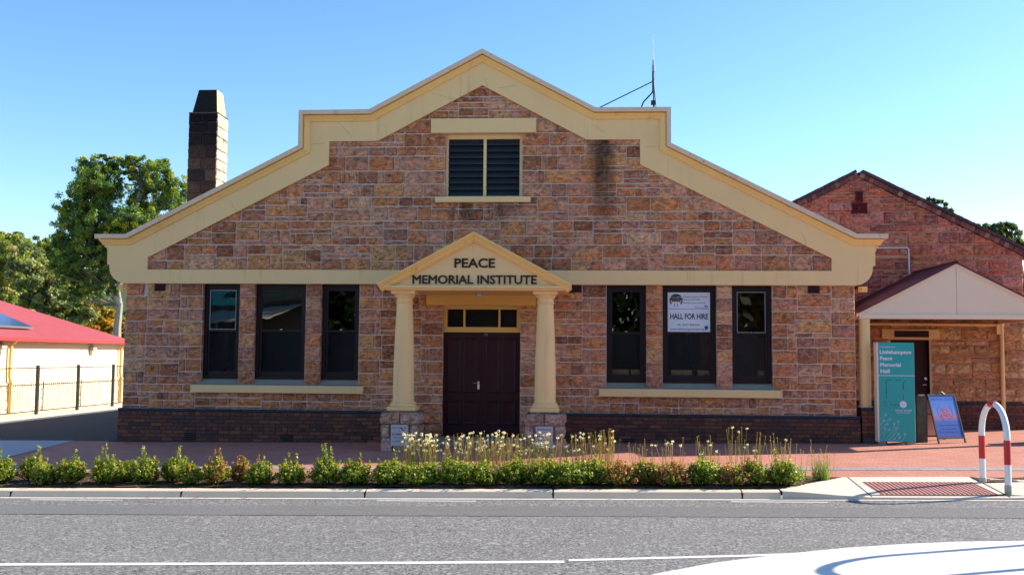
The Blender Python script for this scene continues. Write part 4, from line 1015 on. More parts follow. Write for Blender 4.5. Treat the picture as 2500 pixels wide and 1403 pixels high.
for q in (-.22, .22):
    mb.prism([inC([(q-.05, -.52), (q+.05, -.52), (q+.06, -.95), (q-.06, -.95)])], PYY-.0012, PYY, 2)
wb(mb, 'emblem', ['logo_blue', 'logo_green', 'logo_brown', 'poster_white'], pos)
mb = MB(); disc(mb, fx(1317), fz(525), .031, PYY, .001, 0); disc(mb, fx(1322), fz(1165), .037, PYY, .002, 1)
put_text(mb, 'f', fx(1300), fx(1345), fz(574), fz(500), PYY-.001, .001, .03, 2); wb(mb, 'badge', ['badge_blue', 'logo_blue', 'poster_white'], pos)

# chairs inside, their tops showing at the foot of the right-hand panes
def chair(loc, rz, label):
    t = thing('wooden_chair', label, 'chair', loc, rz, 'wooden chairs behind the right-hand windows')
    mb = MB(); mb.bbox(-.21, .21, -.20, -.18, .86, 1.02, .006); mb.build('backrest', 'chair_wood', t)
    mb = MB(); mb.box(-.21, .21, -.18, .22, .44, .46); mb.build('seat', 'chair_wood', t)
    for sx in (-.19, .19):
        for pts in ([(sx, -.19, 0), (sx, -.17, .45), (sx, -.178, 1.0)], [(sx, .2, 0), (sx, .2, .44)]):
            mb = MB(); mb.tube(pts, .012); mb.build('leg', 'black_metal', t)
    return t
for x, lab in ((2.76, 'wooden chair seen at the bottom left of the first window right of the porch'), (3.22, 'wooden chair seen at the bottom right of the first window right of the porch'), (4.02, 'wooden chair seen below the poster, on the left'), (4.55, 'wooden chair seen below the poster, on the right'), (5.75, 'wooden chair seen at the bottom of the rightmost window')):
    chair((x, .52, .45), 0.0, lab)
#@@PART3
# ------------------------------------------------------------------ stone annexe on the right
AY = 2.6
anx = thing('stone_annexe', 'pinkish stone annexe with brick-edged gable and cream-gabled maroon porch', 'annexe', (8.2, AY, .16))
AX0, AX1, APK = 4.67, 11.71, (8.19, 5.78)
AE = 4.02
mb = MB()
ahalf = lambda z: (APK[1]-z)/(APK[1]-AE)*(AX1-APK[0])
DX0, DX1, DZ1 = 8.83, 9.66, 2.15
mb.prism([[(AX0, 0), (DX0, 0), (DX0, DZ1), (DX1, DZ1), (DX1, 0), (AX1, 0), (AX1, AE), APK, (AX0, AE)]], AY+.012, AY+.4, 0)
z = .80; sk = MB(); sk.clip = lambda x: APK[1]-.02-abs(x-APK[0])*(APK[1]-AE)/(AX1-APK[0])
while z < 5.7:
    h = random.choice([.30, .46, .52, .28]); z1 = min(z+h, 5.75)
    if z < 2.15 < z1: z1 = 2.15
    if z < AE < z1: z1 = AE
    hl, hr = (APK[0]-6.2, AX1-APK[0]) if z < AE else (min(ahalf(z), 2.0), ahalf(z))
    if z >= AE: hl = ahalf(z)
    a, b = APK[0]-hl, APK[0]+hr
    for u, v in merge_ivals(a, b, [(DX0-.03, DX1+.03)] if z < 2.14 else []):
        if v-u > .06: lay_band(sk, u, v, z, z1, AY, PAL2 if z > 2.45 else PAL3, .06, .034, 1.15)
    z = z1
# right flank
sk.clip = None
sk.T = lambda a, b, c: (AX1-b, AY+a, c); z = .8
for h in (.45, .45, .45, .45, .45, .45, .5): lay_band(sk, 0.02, 8, z, z+h, 0, PAL2, .16, .02, 1.2); z += h
sk.T = None
mb.box(AX1-.3, AX1-.012, AY+.4, AY+9, 0, AE); mb.box(AX0, AX0+.3, AY+.4, AY+9, 0, AE)
k = len(mb.v); mb.v += sk.v; mb.c += sk.c; mb.f += [tuple(i+k for i in f) for f in sk.f]; mb.mi += [1]*len(sk.f); mb.sm += sk.sm
wb(mb, 'wall', ['annexe_mortar', 'annexe_sandstone'], anx)
mb = MB(); mb.box(6.2, DX0-.03, AY-.05, AY+.02, 0, .79, 0); mb.box(DX1+.03, AX1+.04, AY-.05, AY+.02, 0, .79, 0)
for a, b in ((6.2, DX0-.03), (DX1+.03, AX1+.05)): bricks(mb, a, b, .805, 8, AY-.062, (2, 6), BR, .1)
wb(mb, 'plinth', ['dark_mortar', 'clinker_brick'], anx)
# brick verge following the gable
mb = MB(); VB = [(0.20, .060, .045), (0.15, .045, .04), (.26, .10, .075), (.12, .04, .038), (.34, .17, .13)]; VD = [(.075, .026, .03), (.10, .032, .034), (.06, .024, .03)]
slope = math.atan2(APK[1]-AE, AX1-APK[0])
for s in (1, -1):
    L = math.hypot(AX1-APK[0]+.1, APK[1]-AE+.05)
    ux, uz = s*math.cos(slope), -math.sin(slope); nx_, nz_ = s*math.sin(slope), math.cos(slope)
    for row, (n0, n1, pal, yy) in enumerate(((-.01, .095, VB, AY-.075), (.100, .165, VD, AY-.12))):
        d = 0.0
        while d < L:
            d1 = d+.115
            P = lambda a, n_: (APK[0]+ux*a+nx_*n_, APK[1]+uz*a+nz_*n_)
            q = [P(d+.004, n0), P(d1-.004, n0), P(d1-.004, n1+random.uniform(-.003, .004)), P(d+.004, n1+random.uniform(-.003, .004))]
            c = pick(pal); jy = random.uniform(-.006, .006)
            vs = [(x, yy+jy, zq) for x, zq in q] + [(x, AY+.3, zq) for x, zq in q]
            mb.add(vs, [(0, 1, 2, 3), (0, 4, 5, 1), (1, 5, 6, 2), (2, 6, 7, 3), (3, 7, 4, 0)], 0, c); d = d1
wb(mb, 'verge', ['clinker_brick'], anx)
mb = MB()
for s in (1, -1):
    ex = APK[0]+s*3.6
    vs = [(APK[0], AY-.02, APK[1]+.10), (ex, AY-.02, APK[1]+.10-3.6*math.tan(slope)), (ex, AY+9.2, APK[1]+.10-3.6*math.tan(slope)), (APK[0], AY+9.2, APK[1]+.10)]
    mb.add(vs, [(0, 1, 2, 3)])
wb(mb, 'roof', 'maroon_roofing', anx)
for x, zc in ((8.19, 5.33), (8.10, 5.07), (8.28, 5.07)):
    mb = MB(); mb.box(x-.078, x+.078, AY-.075, AY, zc-.118, zc+.118, 0)
    for i in range(4):
        for j in range(6): mb.box(x-.062+i*.033, x-.040+i*.033, AY-.078, AY-.075, zc-.100+j*.034, zc-.078+j*.034, 1)
    wb(mb, 'gable_vent', ['annexe_vent' if 'annexe_vent' in M else 'hoop_red_dull' if 'hoop_red_dull' in M else 'vent_clay', 'void'], anx)
gz = .17
mb = MB(); mb.box(DX0, DX1, AY+.10, AY+.14, gz, DZ1); d_ = wb(mb, 'door', 'maroon_paint', anx)
mb = MB(); mb.tube([(9.60, AY+.10, 1.17), (9.60, AY+.055, 1.17), (9.52, AY+.05, 1.165)], .014); mb.lathe([(.03, 1.0), (.03, 1.0)], 0, -50, 4)
mb.tube([(9.60, AY+.10, 1.30), (9.60, AY+.075, 1.30)], .032, 14); wb(mb, 'handle', 'chrome', d_)
mb = MB()
for bx in ((DX0-.05, DX0, gz, DZ1+.05), (DX1, DX1+.06, gz, DZ1+.05), (DX0, DX1, DZ1, DZ1+.05)): mb.box(bx[0], bx[1], AY-.01, AY+.16, bx[2], bx[3])
wb(mb, 'door_frame', 'trim_pink', anx)
mb = MB(); mb.bbox(8.63, 9.87, AY-.06, AY+.02, 2.17, 2.385, .006); wb(mb, 'door_lintel', 'cream_paint', anx)
mb = MB(); mb.box(8.90, 9.64, AY-.072, AY-.06, 2.205, 2.345); wb(mb, 'door_sign', 'maroon_paint', anx)
mb = MB(); mb.tube([(7.5, AY-.05, 2.50), (11.25, AY-.05, 2.49)], .035, 10); mb.tube([(11.19, AY-.07, 2.56), (11.19, AY-.07, .16)], .045, 12); mb.box(11.08, 11.2, AY-.1, AY, 2.28, 2.5); wb(mb, 'downpipe', 'cream_paint', anx)
mb = MB(); mb.tube([(8.3, AY-.03, 4.175), (9.23, AY-.03, 4.185), (9.25, AY-.03, 4.165), (9.255, AY-.03, 3.6)], .016, 8); wb(mb, 'conduit', 'white_plastic', anx)
# porch of the annexe
RX, RZ, PX0, PX1, PZ, PF = 9.354, 3.63, 7.44, 11.27, 2.64, 0.10
mb = MB(); th = .028
for s, ex in ((-1, PX0), (1, PX1)):
    nrm = Vector((RZ-PZ, 0, abs(ex-RX))).normalized(); n = 30
    vs = [(RX, PF-.06, RZ), (ex-.0, PF-.06, PZ), (ex, AY-.03, PZ), (RX, AY-.03, RZ)]
    vs += [(x, y, z-th) for x, y, z in vs]
    mb.add(vs, [(0, 1, 2, 3), (7, 6, 5, 4), (0, 4, 5, 1), (1, 5, 6, 2)])
mb.tube([(RX, PF-.06, RZ+.0), (RX, AY-.03, RZ+.0)], .035, 8)
pr = wb(mb, 'porch_roof', 'maroon_roofing', anx)
mb = MB(); ez0 = 2.53
mb.prism([[(PX0+.05, ez0+.07), (RX-.004, ez0+.07), (RX-.004, RZ-.06), (PX0+.05, PZ-.055)]], PF-.012, PF+.03); mb.prism([[(RX+.004, ez0+.07), (PX1-.05, ez0+.07), (PX1-.05, PZ-.055), (RX+.004, RZ-.06)]], PF-.012, PF+.03)
wb(mb, 'porch_gable', 'pale_cream', anx)
mb = MB()
for s, ex in ((-1, PX0-.02), (1, PX1+.02)):
    q = [(RX, RZ-.025), (ex, PZ-.035), (ex, PZ-.095), (RX, RZ-.085)]
    if s > 0: q = q[::-1]
    mb.prism([q], PF-.035, PF-.012)
wb(mb, 'barge_board', 'pale_cream', anx)
mb = MB(); mb.bbox(PX0+.03, PX1-.03, PF-.045, PF+.08, ez0-.02, ez0+.072, .004); mb.box(PX0+.06, PX0+.16, PF+.08, AY-.07, ez0-.02, ez0+.07); mb.box(PX1-.16, PX1-.06, PF+.08, AY-.07, ez0-.02, ez0+.07); wb(mb, 'porch_beam', 'pale_cream', anx)
for x in (7.585, 11.12):
    mb = MB(); mb.lathe([(.135, .775), (.135, .795), (.112, .80), (.112, .84), (.108, 2.50), (.13, 2.505), (.13, 2.515)], x, PF+.05, 28); wb(mb, 'porch_column', 'cream_paint', anx)
    mb = MB(); q0, q1 = (7.46, 7.95) if x < 9 else (10.9, 11.35)
    mb.box(q0+.015, q1-.015, PF-.15, PF+.3, 0, .76, 0); bricks(mb, q0, q1, .775, 8, PF-.165, (2, 6), BR, .1)
    wb(mb, 'porch_pier', ['dark_mortar', 'clinker_brick'], anx)

# ------------------------------------------------------------------ low red-roofed building and fence on the left
ob = thing('low_building', 'low cream building with red metal roof, stone base and solar panels', 'building', (-18, 12, -.2))
BX = -15.5; BY0, BY1 = -4.0, 17.5; EZ_ = 2.17; EX = BX+.30; FY = 17.85
mb = MB(); mb.box(BX-8, BX, BY0, BY1, -.4, EZ_, 0); wb(mb, 'wall', 'shed_cream' if 'shed_cream' in M else 'cream_paint', ob)
mb = MB()
mb.T = lambda a, b, c: (BX+.03-b, BY0+a, c); z = -.3
mb.box(0, BY1-BY0, 0.013, .03, -.4, .80, 0)
for h in (.28, .27, .28, .27): lay_band(mb, 0, BY1-BY0, z, z+h, 0, [(.86, .74, .60), (.80, .68, .54), (.74, .60, .46), (.90, .80, .68)], .2, .012, 1.2); z += h
mb.T = None; wb(mb, 'stone_base', ['shed_cream', 'pale_stone'], ob)
run = 4.0; rise = 1.62
rdg = (EX-run, FY-run, EZ_+rise)
mb = MB(); n0 = BY0-.4
mb.add([(EX, n0, EZ_), (EX, FY, EZ_), rdg, (rdg[0], n0, rdg[2])], [(0, 1, 2, 3)]); mb.add([(EX, FY, EZ_), (EX-2*run, FY, EZ_), rdg], [(0, 1, 2)]); mb.add([(EX-2*run, FY, EZ_), (EX-2*run, n0, EZ_), (rdg[0], n0, rdg[2]), rdg], [(0, 1, 2, 3)])
wb(mb, 'roof', 'red_roofing', ob)
mb = MB(); mb.box(EX-.02, EX+.10, n0, FY+.1, EZ_-.10, EZ_+.01); mb.box(BX-.1, EX, n0, FY, EZ_-.10, EZ_-.07); wb(mb, 'gutter', 'red_gutter' if 'red_gutter' in M else 'hoop_red', ob)
for y in (9.65, 17.1):
    mb = MB(); mb.tube([(EX-.02, y, EZ_-.08), (BX+.10, y, EZ_-.25), (BX+.08, y, 1.0), (BX+.10, y+.05, .8), (BX+.10, y+.05, -.25)], .05, 8); wb(mb, 'downpipe', 'yellow_paint', ob)
for y in (9.2, 14.9):
    mb = MB(); mb.add([(BX, y-.14, 1.98), (BX, y+.14, 1.98), (BX+.16, y+.14, 1.94), (BX+.16, y-.14, 1.94), (BX, y-.14, 1.80), (BX, y+.14, 1.80), (BX+.16, y+.14, 1.83), (BX+.16, y-.14, 1.83)], [(0, 1, 2, 3), (0, 3, 7, 4), (3, 2, 6, 7), (2, 1, 5, 6), (4, 7, 6, 5)], 0)
    mb.box(BX, BX+.13, y-.12, y+.12, 1.70, 1.82, 1); wb(mb, 'wall_light', ['lamp_grey', 'lamp_glass'], ob)
sn = Vector((rise, 0, run)).normalized()
def on_roof(t, y, h): p = Vector((EX-run*t, y, EZ_+rise*t)) + sn*h; return tuple(p)
for (ya, yb, t0, t1) in ((-1.0, 11.6, .16, .48), (-1.0, 9.6, .56, .86)):
    mb = MB(); y = ya
    vs = [on_roof(t0, ya, .06), on_roof(t0, yb, .06), on_roof(t1, yb, .06), on_roof(t1, ya, .06), on_roof(t0, ya, .12), on_roof(t0, yb, .12), on_roof(t1, yb, .12), on_roof(t1, ya, .12)]
    mb.add(vs, [(0, 1, 5, 4), (1, 2, 6, 5), (2, 3, 7, 6), (3, 0, 4, 7), (4, 5, 6, 7), (3, 2, 1, 0)], 0)
    while y < yb-.2:
        q = min(y+1.0, yb); mb.add([on_roof(t0+.012, y+.02, .123), on_roof(t0+.012, q-.02, .123), on_roof(t1-.012, q-.02, .123), on_roof(t1-.012, y+.02, .123)], [(0, 1, 2, 3)], 1); y = q
    wb(mb, 'solar_panel', ['galvanised', 'panel_blue'], ob)
fen = thing('picket_fence', 'black metal picket fence along the driveway before the cream building', 'fence', (-14.5, 9.6, G(-14.5, 9.6)))
posts = [4.6, 7.1, 9.6, 12.1, 14.6, 17.1, 19.6]
for y in posts:
    mb = MB(); g = G(-14.5, y); mb.box(-14.54, -14.46, y-.04, y+.04, g, g+1.50); wb(mb, 'post', 'black_metal', fen)
for a, b in zip(posts[:-1], posts[1:]):
    mb = MB(); g = G(-14.5, a)
    mb.box(-14.515, -14.485, a+.04, b-.04, g+1.40, g+1.43); mb.box(-14.515, -14.485, a+.04, b-.04, g+.10, g+.13)
    y = a+.12
    while y < b-.06: mb.box(-14.504, -14.496, y-.006, y+.006, g+.13, g+1.40); y += .12
    wb(mb, 'picket_panel', 'black_metal', fen)

# ------------------------------------------------------------------ totem sign, timber post, A-board, hoops
tx, ty = 7.70, -.25; tz = G(8.05, ty)
tot = thing('totem_sign', 'tall teal totem sign with the hall name in white lettering', 'sign', (8.055, ty, tz))
x0, x1 = 7.70, 8.41; z0, z1 = tz+.055, tz+1.955; Y0 = ty
mb = MB(); mb.bbox(x0+.03, x1, Y0, Y0+.19, z0, z1, .006, 0); tb = wb(mb, 'panel', 'teal_panel', tot)
mb = MB(); mb.box(x0, x0+.03, Y0+.004, Y0+.19, z0, z1); wb(mb, 'pale_side', 'pale_cream', tot)  # left side panel coloured pale for the light it reflects
for xa in (x0+.02, x1-.16):
    mb = MB(); mb.box(xa, xa+.14, Y0+.03, Y0+.16, tz-.03, z0); wb(mb, 'foot', 'galvanised', tot)
TX = lambda u: x0+(u-75)/(590-75)*(x1-x0)
TZ = lambda v: z1-(v-58)/(1300-58)*(z1-z0)
mb = MB()
for s, a, b, v in (('Littlehampton', 118, 548, 200), ('Peace', 120, 290, 278), ('Memorial', 122, 404, 360), ('Hall', 124, 252, 440)): mb = MB(); put_text(mb, s, TX(a), TX(b), TZ(v), TZ(v-48), Y0, .002, .03); wb(mb, 'lettering', 'sign_white', tot)
for s, a, b, v0, v1 in (('LITTLEHAMPTON', 114, 326, 126, 105), ('MOUNT BARKER', 318, 544, 919, 896), ('DISTRICT COUNCIL', 336, 526, 943, 928)): mb = MB(); put_text(mb, s, TX(a), TX(b), TZ(v0), TZ(v1), Y0, .002, 0); wb(mb, 'lettering', 'sign_white', tot)
mb = MB(); mb.box(x0+.03, x1, Y0-.002, Y0, TZ(477), TZ(470)); wb(mb, 'rule', 'sign_white', tot)
mb = MB(); disc(mb, TX(427), TZ(833), .066, Y0, .002); wb(mb, 'emblem', 'sign_white', tot)
mb = MB()
def stem(u0, v0, u1, v1, bend, r=18):
    P = []
    for i in range(11):
        t = i/10; u = u0*(1-t)+u1*t; v = v0*(1-t)+v1*t; k = 4*t*(1-t)*bend; du, dv = (u1-u0), (v1-v0); L = math.hypot(du, dv)
        P.append((TX(u+dv/L*-k), TZ(v+du/L*k)))
    line_loop(mb, P, .010, Y0, .002); disc(mb, TX(u1), TZ(v1), .024, Y0, .0024, 0, 16)
for q in ((96, 1035, 188, 966, -10), (98, 1100, 158, 1032, -8), (98, 1120, 242, 1024, -22), (99, 1180, 204, 1080, -16), (103, 1292, 173, 1132, 22), (103, 1240, 231, 1150, -22), (110, 1290, 300, 1078, 45), (160, 1292, 320, 1130, 30), (190, 1292, 358, 1048, 48), (225, 1292, 358, 1200, 14), (255, 1294, 302, 1266, 4), (305, 1296, 371, 1248, 8), (380, 1296, 444, 1200, 16)): stem(*q)
wb(mb, 'plant_motif', 'sign_pale_teal', tot)
mb = MB()
for P in ([(210, 530), (290, 524)], [(320, 532), (430, 522)], [(198, 540), (200, 660), (206, 770)], [(432, 560), (434, 670)], [(430, 710), (432, 780)], [(245, 838), (290, 836)], [(305, 840), (395, 846)], [(168, 800), (188, 818)], [(170, 846), (212, 850)], [(440, 545), (458, 532)]):
    PP = []
    for a, b in zip(P[:-1], P[1:]):
        for i in range(8): t = i/8; PP.append((TX(a[0]*(1-t)+b[0]*t+random.uniform(-2, 2)), TZ(a[1]*(1-t)+b[1]*t+random.uniform(-2, 2))))
    line_loop(mb, PP, [random.uniform(.004, .016) for _ in PP], Y0, .0015)
for _ in range(16): disc(mb, TX(427)+random.uniform(-.045, .04), TZ(833)-random.uniform(-.02, .045), random.uniform(.002, .005), Y0-.002, .001, 0, 6)
wb(mb, 'glue_marks', 'scuff_grey', tot)

mb = MB(); px, py = 8.68, .25; pz = G(px, py); vs = []
for zq, e in ((-.05, .0), (.3, .0), (.6, .002), (.88, -.004), (.915, -.02)):
    for sx, sy in ((-1, -1), (0, -1.02), (1, -1), (1, 1), (-1, 1)): vs.append((px+sx*(.098+e)+random.uniform(-.004, .004), py+sy*(.075+e), pz+zq+(random.uniform(-.015, .02) if zq > .8 else 0)))
mb.add(vs, [(5*i+j, 5*i+(j+1) % 5, 5*i+5+(j+1) % 5, 5*i+5+j) for i in range(4) for j in range(5)] + [(20, 21, 22, 23, 24)])
tag(mb.build('timber_post', 'old_timber'), 'squat weathered grey timber post behind the teal totem sign', 'post')

ab = thing('a_board', 'black framed A-board with blue yoga sunset poster, standing on the brick paving', 'sign', (9.19, .03, G(9.19, .03)), R(22))
def lean(y_foot, s):   # board plane leaning back: local coords, x across, z along the board
    ang = R(17)
    return lambda a, b, c: (a, s*(y_foot + c*math.sin(ang)) + b, c*math.cos(ang))
W2 = .33; H2 = .98
Tm = Matrix.Translation((0, 0, 0)) @ Matrix.Rotation(R(-17), 4, 'X')
def lb(mb, name, mat, back=False):
    o = mb.build(name, mat, ab); o.matrix_local = (Matrix.Translation((0, .58, 0)) @ Matrix.Rotation(math.pi, 4, 'Z') @ Matrix.Rotation(R(-17), 4, 'X')) if back else Tm; return o
for back in (False, True):
    mb = MB(); mb.box(-W2, -W2+.028, -.012, .012, 0, H2); mb.box(W2-.028, W2, -.012, .012, 0, H2); mb.box(-W2+.028, W2-.028, -.012, .012, H2-.028, H2); mb.box(-W2+.028, W2-.028, -.012, .012, .09, .118)
    lb(mb, 'frame', 'black_metal', back)
    mb = MB(); mb.box(-W2+.028, W2-.028, -.004, .004, .118, H2-.028); lb(mb, 'poster_board', 'yoga_print' if not back else 'rear_board', back)
AXx = lambda u, v: -W2 + ((u-(110+ (v-90)*.178))/(850-110))*2*W2
AZ = lambda v: H2-(v-85)/(1260-85)*H2
mb = MB(); put_text(mb, 'HATHA YOGA', -.265, .275, AZ(225), AZ(172), -.004, .0015, .03, 0); lb(mb, 'lettering', 'yoga_navy')
for s, w, v, h in (('Contact Sonya for details', .50, 838, 26), ('Phone: 0402 130 547', .35, 928, 24), ('Email: SonyaM3@proton.me', .52, 995, 24)): mb = MB(); put_text(mb, s, -w/2+.01, w/2+.01, AZ(v), AZ(v-h), -.004, .0015, .015, 0); lb(mb, 'lettering', 'yoga_navy')
mb = MB(); put_text(mb, 'Private Classes Available', -.20, .21, AZ(1118), AZ(1096), -.004, .0015, .01, 0); lb(mb, 'lettering', 'yoga_red')
mb = MB()
disc(mb, .005, AZ(430), .026, -.004, .002)
line_loop(mb, [(-.09, AZ(400)), (-.065, AZ(440)), (-.045, AZ(490)), (-.02, AZ(530)), (.01, AZ(545)), (.045, AZ(525)), (.06, AZ(480)), (.07, AZ(430)), (.10, AZ(408))], [.008, .018, .018, .014, .012, .018, .022, .018, .008], -.004)
line_loop(mb, [(math.sin(a)*.105, AZ(595)+math.sin(2*a)*.030) for a in [i*2*math.pi/40 for i in range(41)]], .020, -.004)
lb(mb, 'yoga_figure', 'yoga_red')
mb = MB()
for r in ((-.07, .07, 640, 655), (-.07, .09, 320, 328)): mb.box(r[0], r[1], -.0055, -.004, AZ(r[3]), AZ(r[2]))
for P in ([(-.13, 370), (-.13, 420), (-.165, 420), (-.165, 610), (-.13, 610), (-.13, 665), (-.08, 665), (-.08, 715), (.08, 715), (.08, 665), (.14, 665), (.14, 610), (.175, 610), (.175, 420), (.14, 420), (.14, 370)],): line_loop(mb, [(p[0], AZ(p[1])) for p in P], .005, -.004)
lb(mb, 'yantra_outline', 'yoga_line')
mb = MB(); mb.tube([(-.10, -.01, H2-.01), (-.07, -.01, H2+.04), (.04, -.01, H2+.04), (.08, -.01, H2-.01)], .008, 8); lb(mb, 'handle', 'black_metal')
for sx in (-1, 1):
    mb = MB(); mb.tube([(sx*(W2-.01), .17, .55), (sx*(W2-.01), .41, .55)], .008, 6); mb.build('spreader', 'black_metal', ab)

def hoop(x, y0, y1, base, label, h=1.14):
    yc = (y0+y1)/2; t = thing('hoop_bollard', label, 'bollard', (x, yc, base), 0, None)
    r = (y1-y0)/2; rr = .041
    top = [(0, -r*math.cos(math.pi*i/16), h-r+r*math.sin(math.pi*i/16)) for i in range(17)]
    top = [(0, -r, .68)] + top + [(0, r, .68)]
    mb = MB(); mb.tube(top, rr, 16); mb.build('arch', 'hoop_white', t)
    for s in (-1, 1):
        mb = MB(); mb.tube([(0, s*r, .36), (0, s*r, .68)], rr+.002, 16); mb.build('red_band', 'hoop_red', t)
        mb = MB(); mb.tube([(0, s*r, .08), (0, s*r, .36)], rr, 16); mb.tube([(0, s*r, .195), (0, s*r, .20)], rr+.003, 16); lg = mb.build('leg', 'hoop_white', t)
        mb = MB(); mb.tube([(0, s*r, -.06), (0, s*r, .095)], rr+.006, 16); mb.build('sleeve', 'hoop_foot', lg)
    for q in (.12, .88):
        a = math.pi*q
    mb = MB(); a = math.pi*.55
    mb.tube([(0, -r*math.cos(math.pi*v), h-r+r*math.sin(math.pi*v)) for v in (.44, .49, .54, .58)], rr+.0015, 16); mb.build('red_sticker', 'hoop_red', t)
    return t
hoop(7.62, -6.30, -5.46, ramp_z(7.62, -5.9), 'red and white hoop bollard beside the red tactile pad')
hoop(6.50, -11.05, -10.10, RD(6.5, -10.3)+.05, 'hoop bollard on the white island just past the right edge, known by its shadow', 1.45)

# ------------------------------------------------------------------ plants
def leaf_mesh(pts, nrm, size, cols, aspect=0.55, jit=0.9, fold=0.0):
    """many small leaf quads at the given points"""
    n = len(pts); d = nrm + rng.normal(0, jit, (n, 3)); d /= np.linalg.norm(d, axis=1)[:, None]
    a = rng.normal(0, 1, (n, 3)); a -= d*np.sum(a*d, 1)[:, None]; a /= np.linalg.norm(a, axis=1)[:, None]
    b = np.cross(d, a); s = size*rng.uniform(.65, 1.3, n)[:, None]
    a = a*s*0.5; b = b*s*0.5*aspect
    v = np.stack([pts-a, pts+b*1.0-a*0.1, pts+a, pts-b*1.0-a*0.1], 1).reshape(-1, 3)
    return v, np.repeat(cols, 4, 0)
def quads_object(name, v, c, mat, parent=None, kind=None):
    n = len(v)//4; me = bpy.data.meshes.new(name)
    me.vertices.add(len(v)); me.vertices.foreach_set('co', v.astype(np.float32).ravel())
    me.loops.add(4*n); me.loops.foreach_set('vertex_index', np.arange(4*n, dtype=np.int32))
    me.polygons.add(n); me.polygons.foreach_set('loop_start', np.arange(0, 4*n, 4, dtype=np.int32))
    me.materials.append(M[mat]); at = me.attributes.new('tint', 'FLOAT_COLOR', 'POINT')
    at.data.foreach_set('color', np.c_[c, np.ones(len(c))].astype(np.float32).ravel())
    me.update(calc_edges=True); me.validate()
    o = bpy.data.objects.new(name, me); COL.objects.link(o)
    if parent: o.parent = parent
    return o
def tints(n, base, var=.25, hue=.12):
    base = np.array(base); k = rng.uniform(1-var, 1+var, (n, 1)); return np.clip(base[rng.integers(0, len(base), n)]*k*rng.uniform(1-hue, 1+hue, (n, 3)), 0, 1)

GREEN = [(.12, .20, .014), (.15, .235, .018), (.09, .16, .014), (.20, .27, .022), (.24, .29, .025)]
TIP = [(.34, .36, .04), (.40, .37, .07)]
BROWN = [(.42, .20, .07), (.50, .27, .11), (.34, .16, .06), (.20, .13, .04)]
def shrub(label, loc, h, w, dry=0.0, tall=0):
    """box-leaved shrub: upright twigs, each clothed in small leaves"""
    t = thing('garden_shrub', label, 'shrub', loc, random.uniform(0, 6.28), 'low shrubs in the roadside bed')
    P = []; N = []; C = []; tw = MB(); h *= 0.92; w *= (.96 if loc[0] < -1.6 else 1.12)*random.uniform(.88, 1.1); nt_ = random.randint(84, 100)
    for i in range(nt_):
        az = random.uniform(0, 6.283); el = random.uniform(0.12, 1.0)
        L = h*random.uniform(.62, 1.02)*(1.0 if el > .45 else .78)
        if i < tall: L = h*random.uniform(1.15, 1.38); el = random.uniform(.85, 1)
        ro = w*.5*(1-el*el*.75)*random.uniform(.75, 1.1)
        base = Vector((math.cos(az)*ro*.25, math.sin(az)*ro*.25, .0)); tip = Vector((math.cos(az)*ro, math.sin(az)*ro, L*(.45+.55*el)))
        mid = (base+tip)/2 + Vector((math.cos(az), math.sin(az), -.3))*w*.05
        pts = [base, mid, tip]
        if i % 3 == 0: tw.tube([tuple(p) for p in pts], [.006, .004, .002], 4, 0, (.09, .06, .035), False)
        isdry = random.random() < dry
        m = int(36*(L/h+.3))
        for q in range(m):
            s = random.uniform(.22, 1.0) ** .8
            p = base*(1-s)**2 + mid*2*s*(1-s) + tip*s*s
            sp = .045*(1.15-s*.6)
            d = Vector((random.gauss(0, 1), random.gauss(0, 1), random.gauss(0, .6))).normalized()
            P.append(p+d*sp*random.random()); N.append((d.x*.5+math.cos(az)*.3, d.y*.5+math.sin(az)*.3, .7))
            C.append(random.choice(BROWN if isdry and s > .35 else (TIP if s > .84 and random.random() < .6 else GREEN)))
    subs = [(random.uniform(-.26, .26)*w, random.uniform(-.18, .18)*w, h*random.uniform(.26, .52), w*random.uniform(.22, .34), h*random.uniform(.26, .42)) for _ in range(6)] + [(0, 0, h*.32, w*.36, h*.34)]
    for q in range(int(1700*w/.55)):
        b_ = random.choice(subs); az = random.uniform(0, 6.283); el = math.asin(random.uniform(-.5, 1)); rr = random.uniform(.70, 1.05)*(1+.35*noise.noise(Vector((math.cos(az)*2.2+loc[0]*3, math.sin(az)*2.2, el*3))))
        d = Vector((math.cos(az)*math.cos(el), math.sin(az)*math.cos(el), math.sin(el)))
        P.append(Vector((b_[0]+d.x*b_[3]*rr, b_[1]+d.y*b_[3]*.9*rr, b_[2]+d.z*b_[4]*rr))); N.append((d.x, d.y, d.z*.6+.5))
        isd = noise.noise(Vector((math.cos(az)*1.5+loc[0]*5, math.sin(az)*1.5, el*2+9)))*.9+.5 < dry
        C.append(random.choice(BROWN if isd else (TIP if rr > .97 and random.random() < .5 else GREEN)))
    C = np.array(C)*rng.uniform(.75, 1.25, (len(C), 1))
    v, c = leaf_mesh(np.array([tuple(p) for p in P]), np.array(N), .033, C, .62, .55)
    v[:, 2] = np.maximum(v[:, 2], .015)
    quads_object('foliage', v, c, 'leaf', t); tw.build('twigs', 'bark', t)
    return t
def bed_pt(px, y):     # place along the kerb, from the bearing seen in the photograph
    d = fw*2450 + rt*(px-1250); k = (y-CAM.y)/d.y; x = CAM.x + d.x*k; return (x, y, G(x, y)+.01)
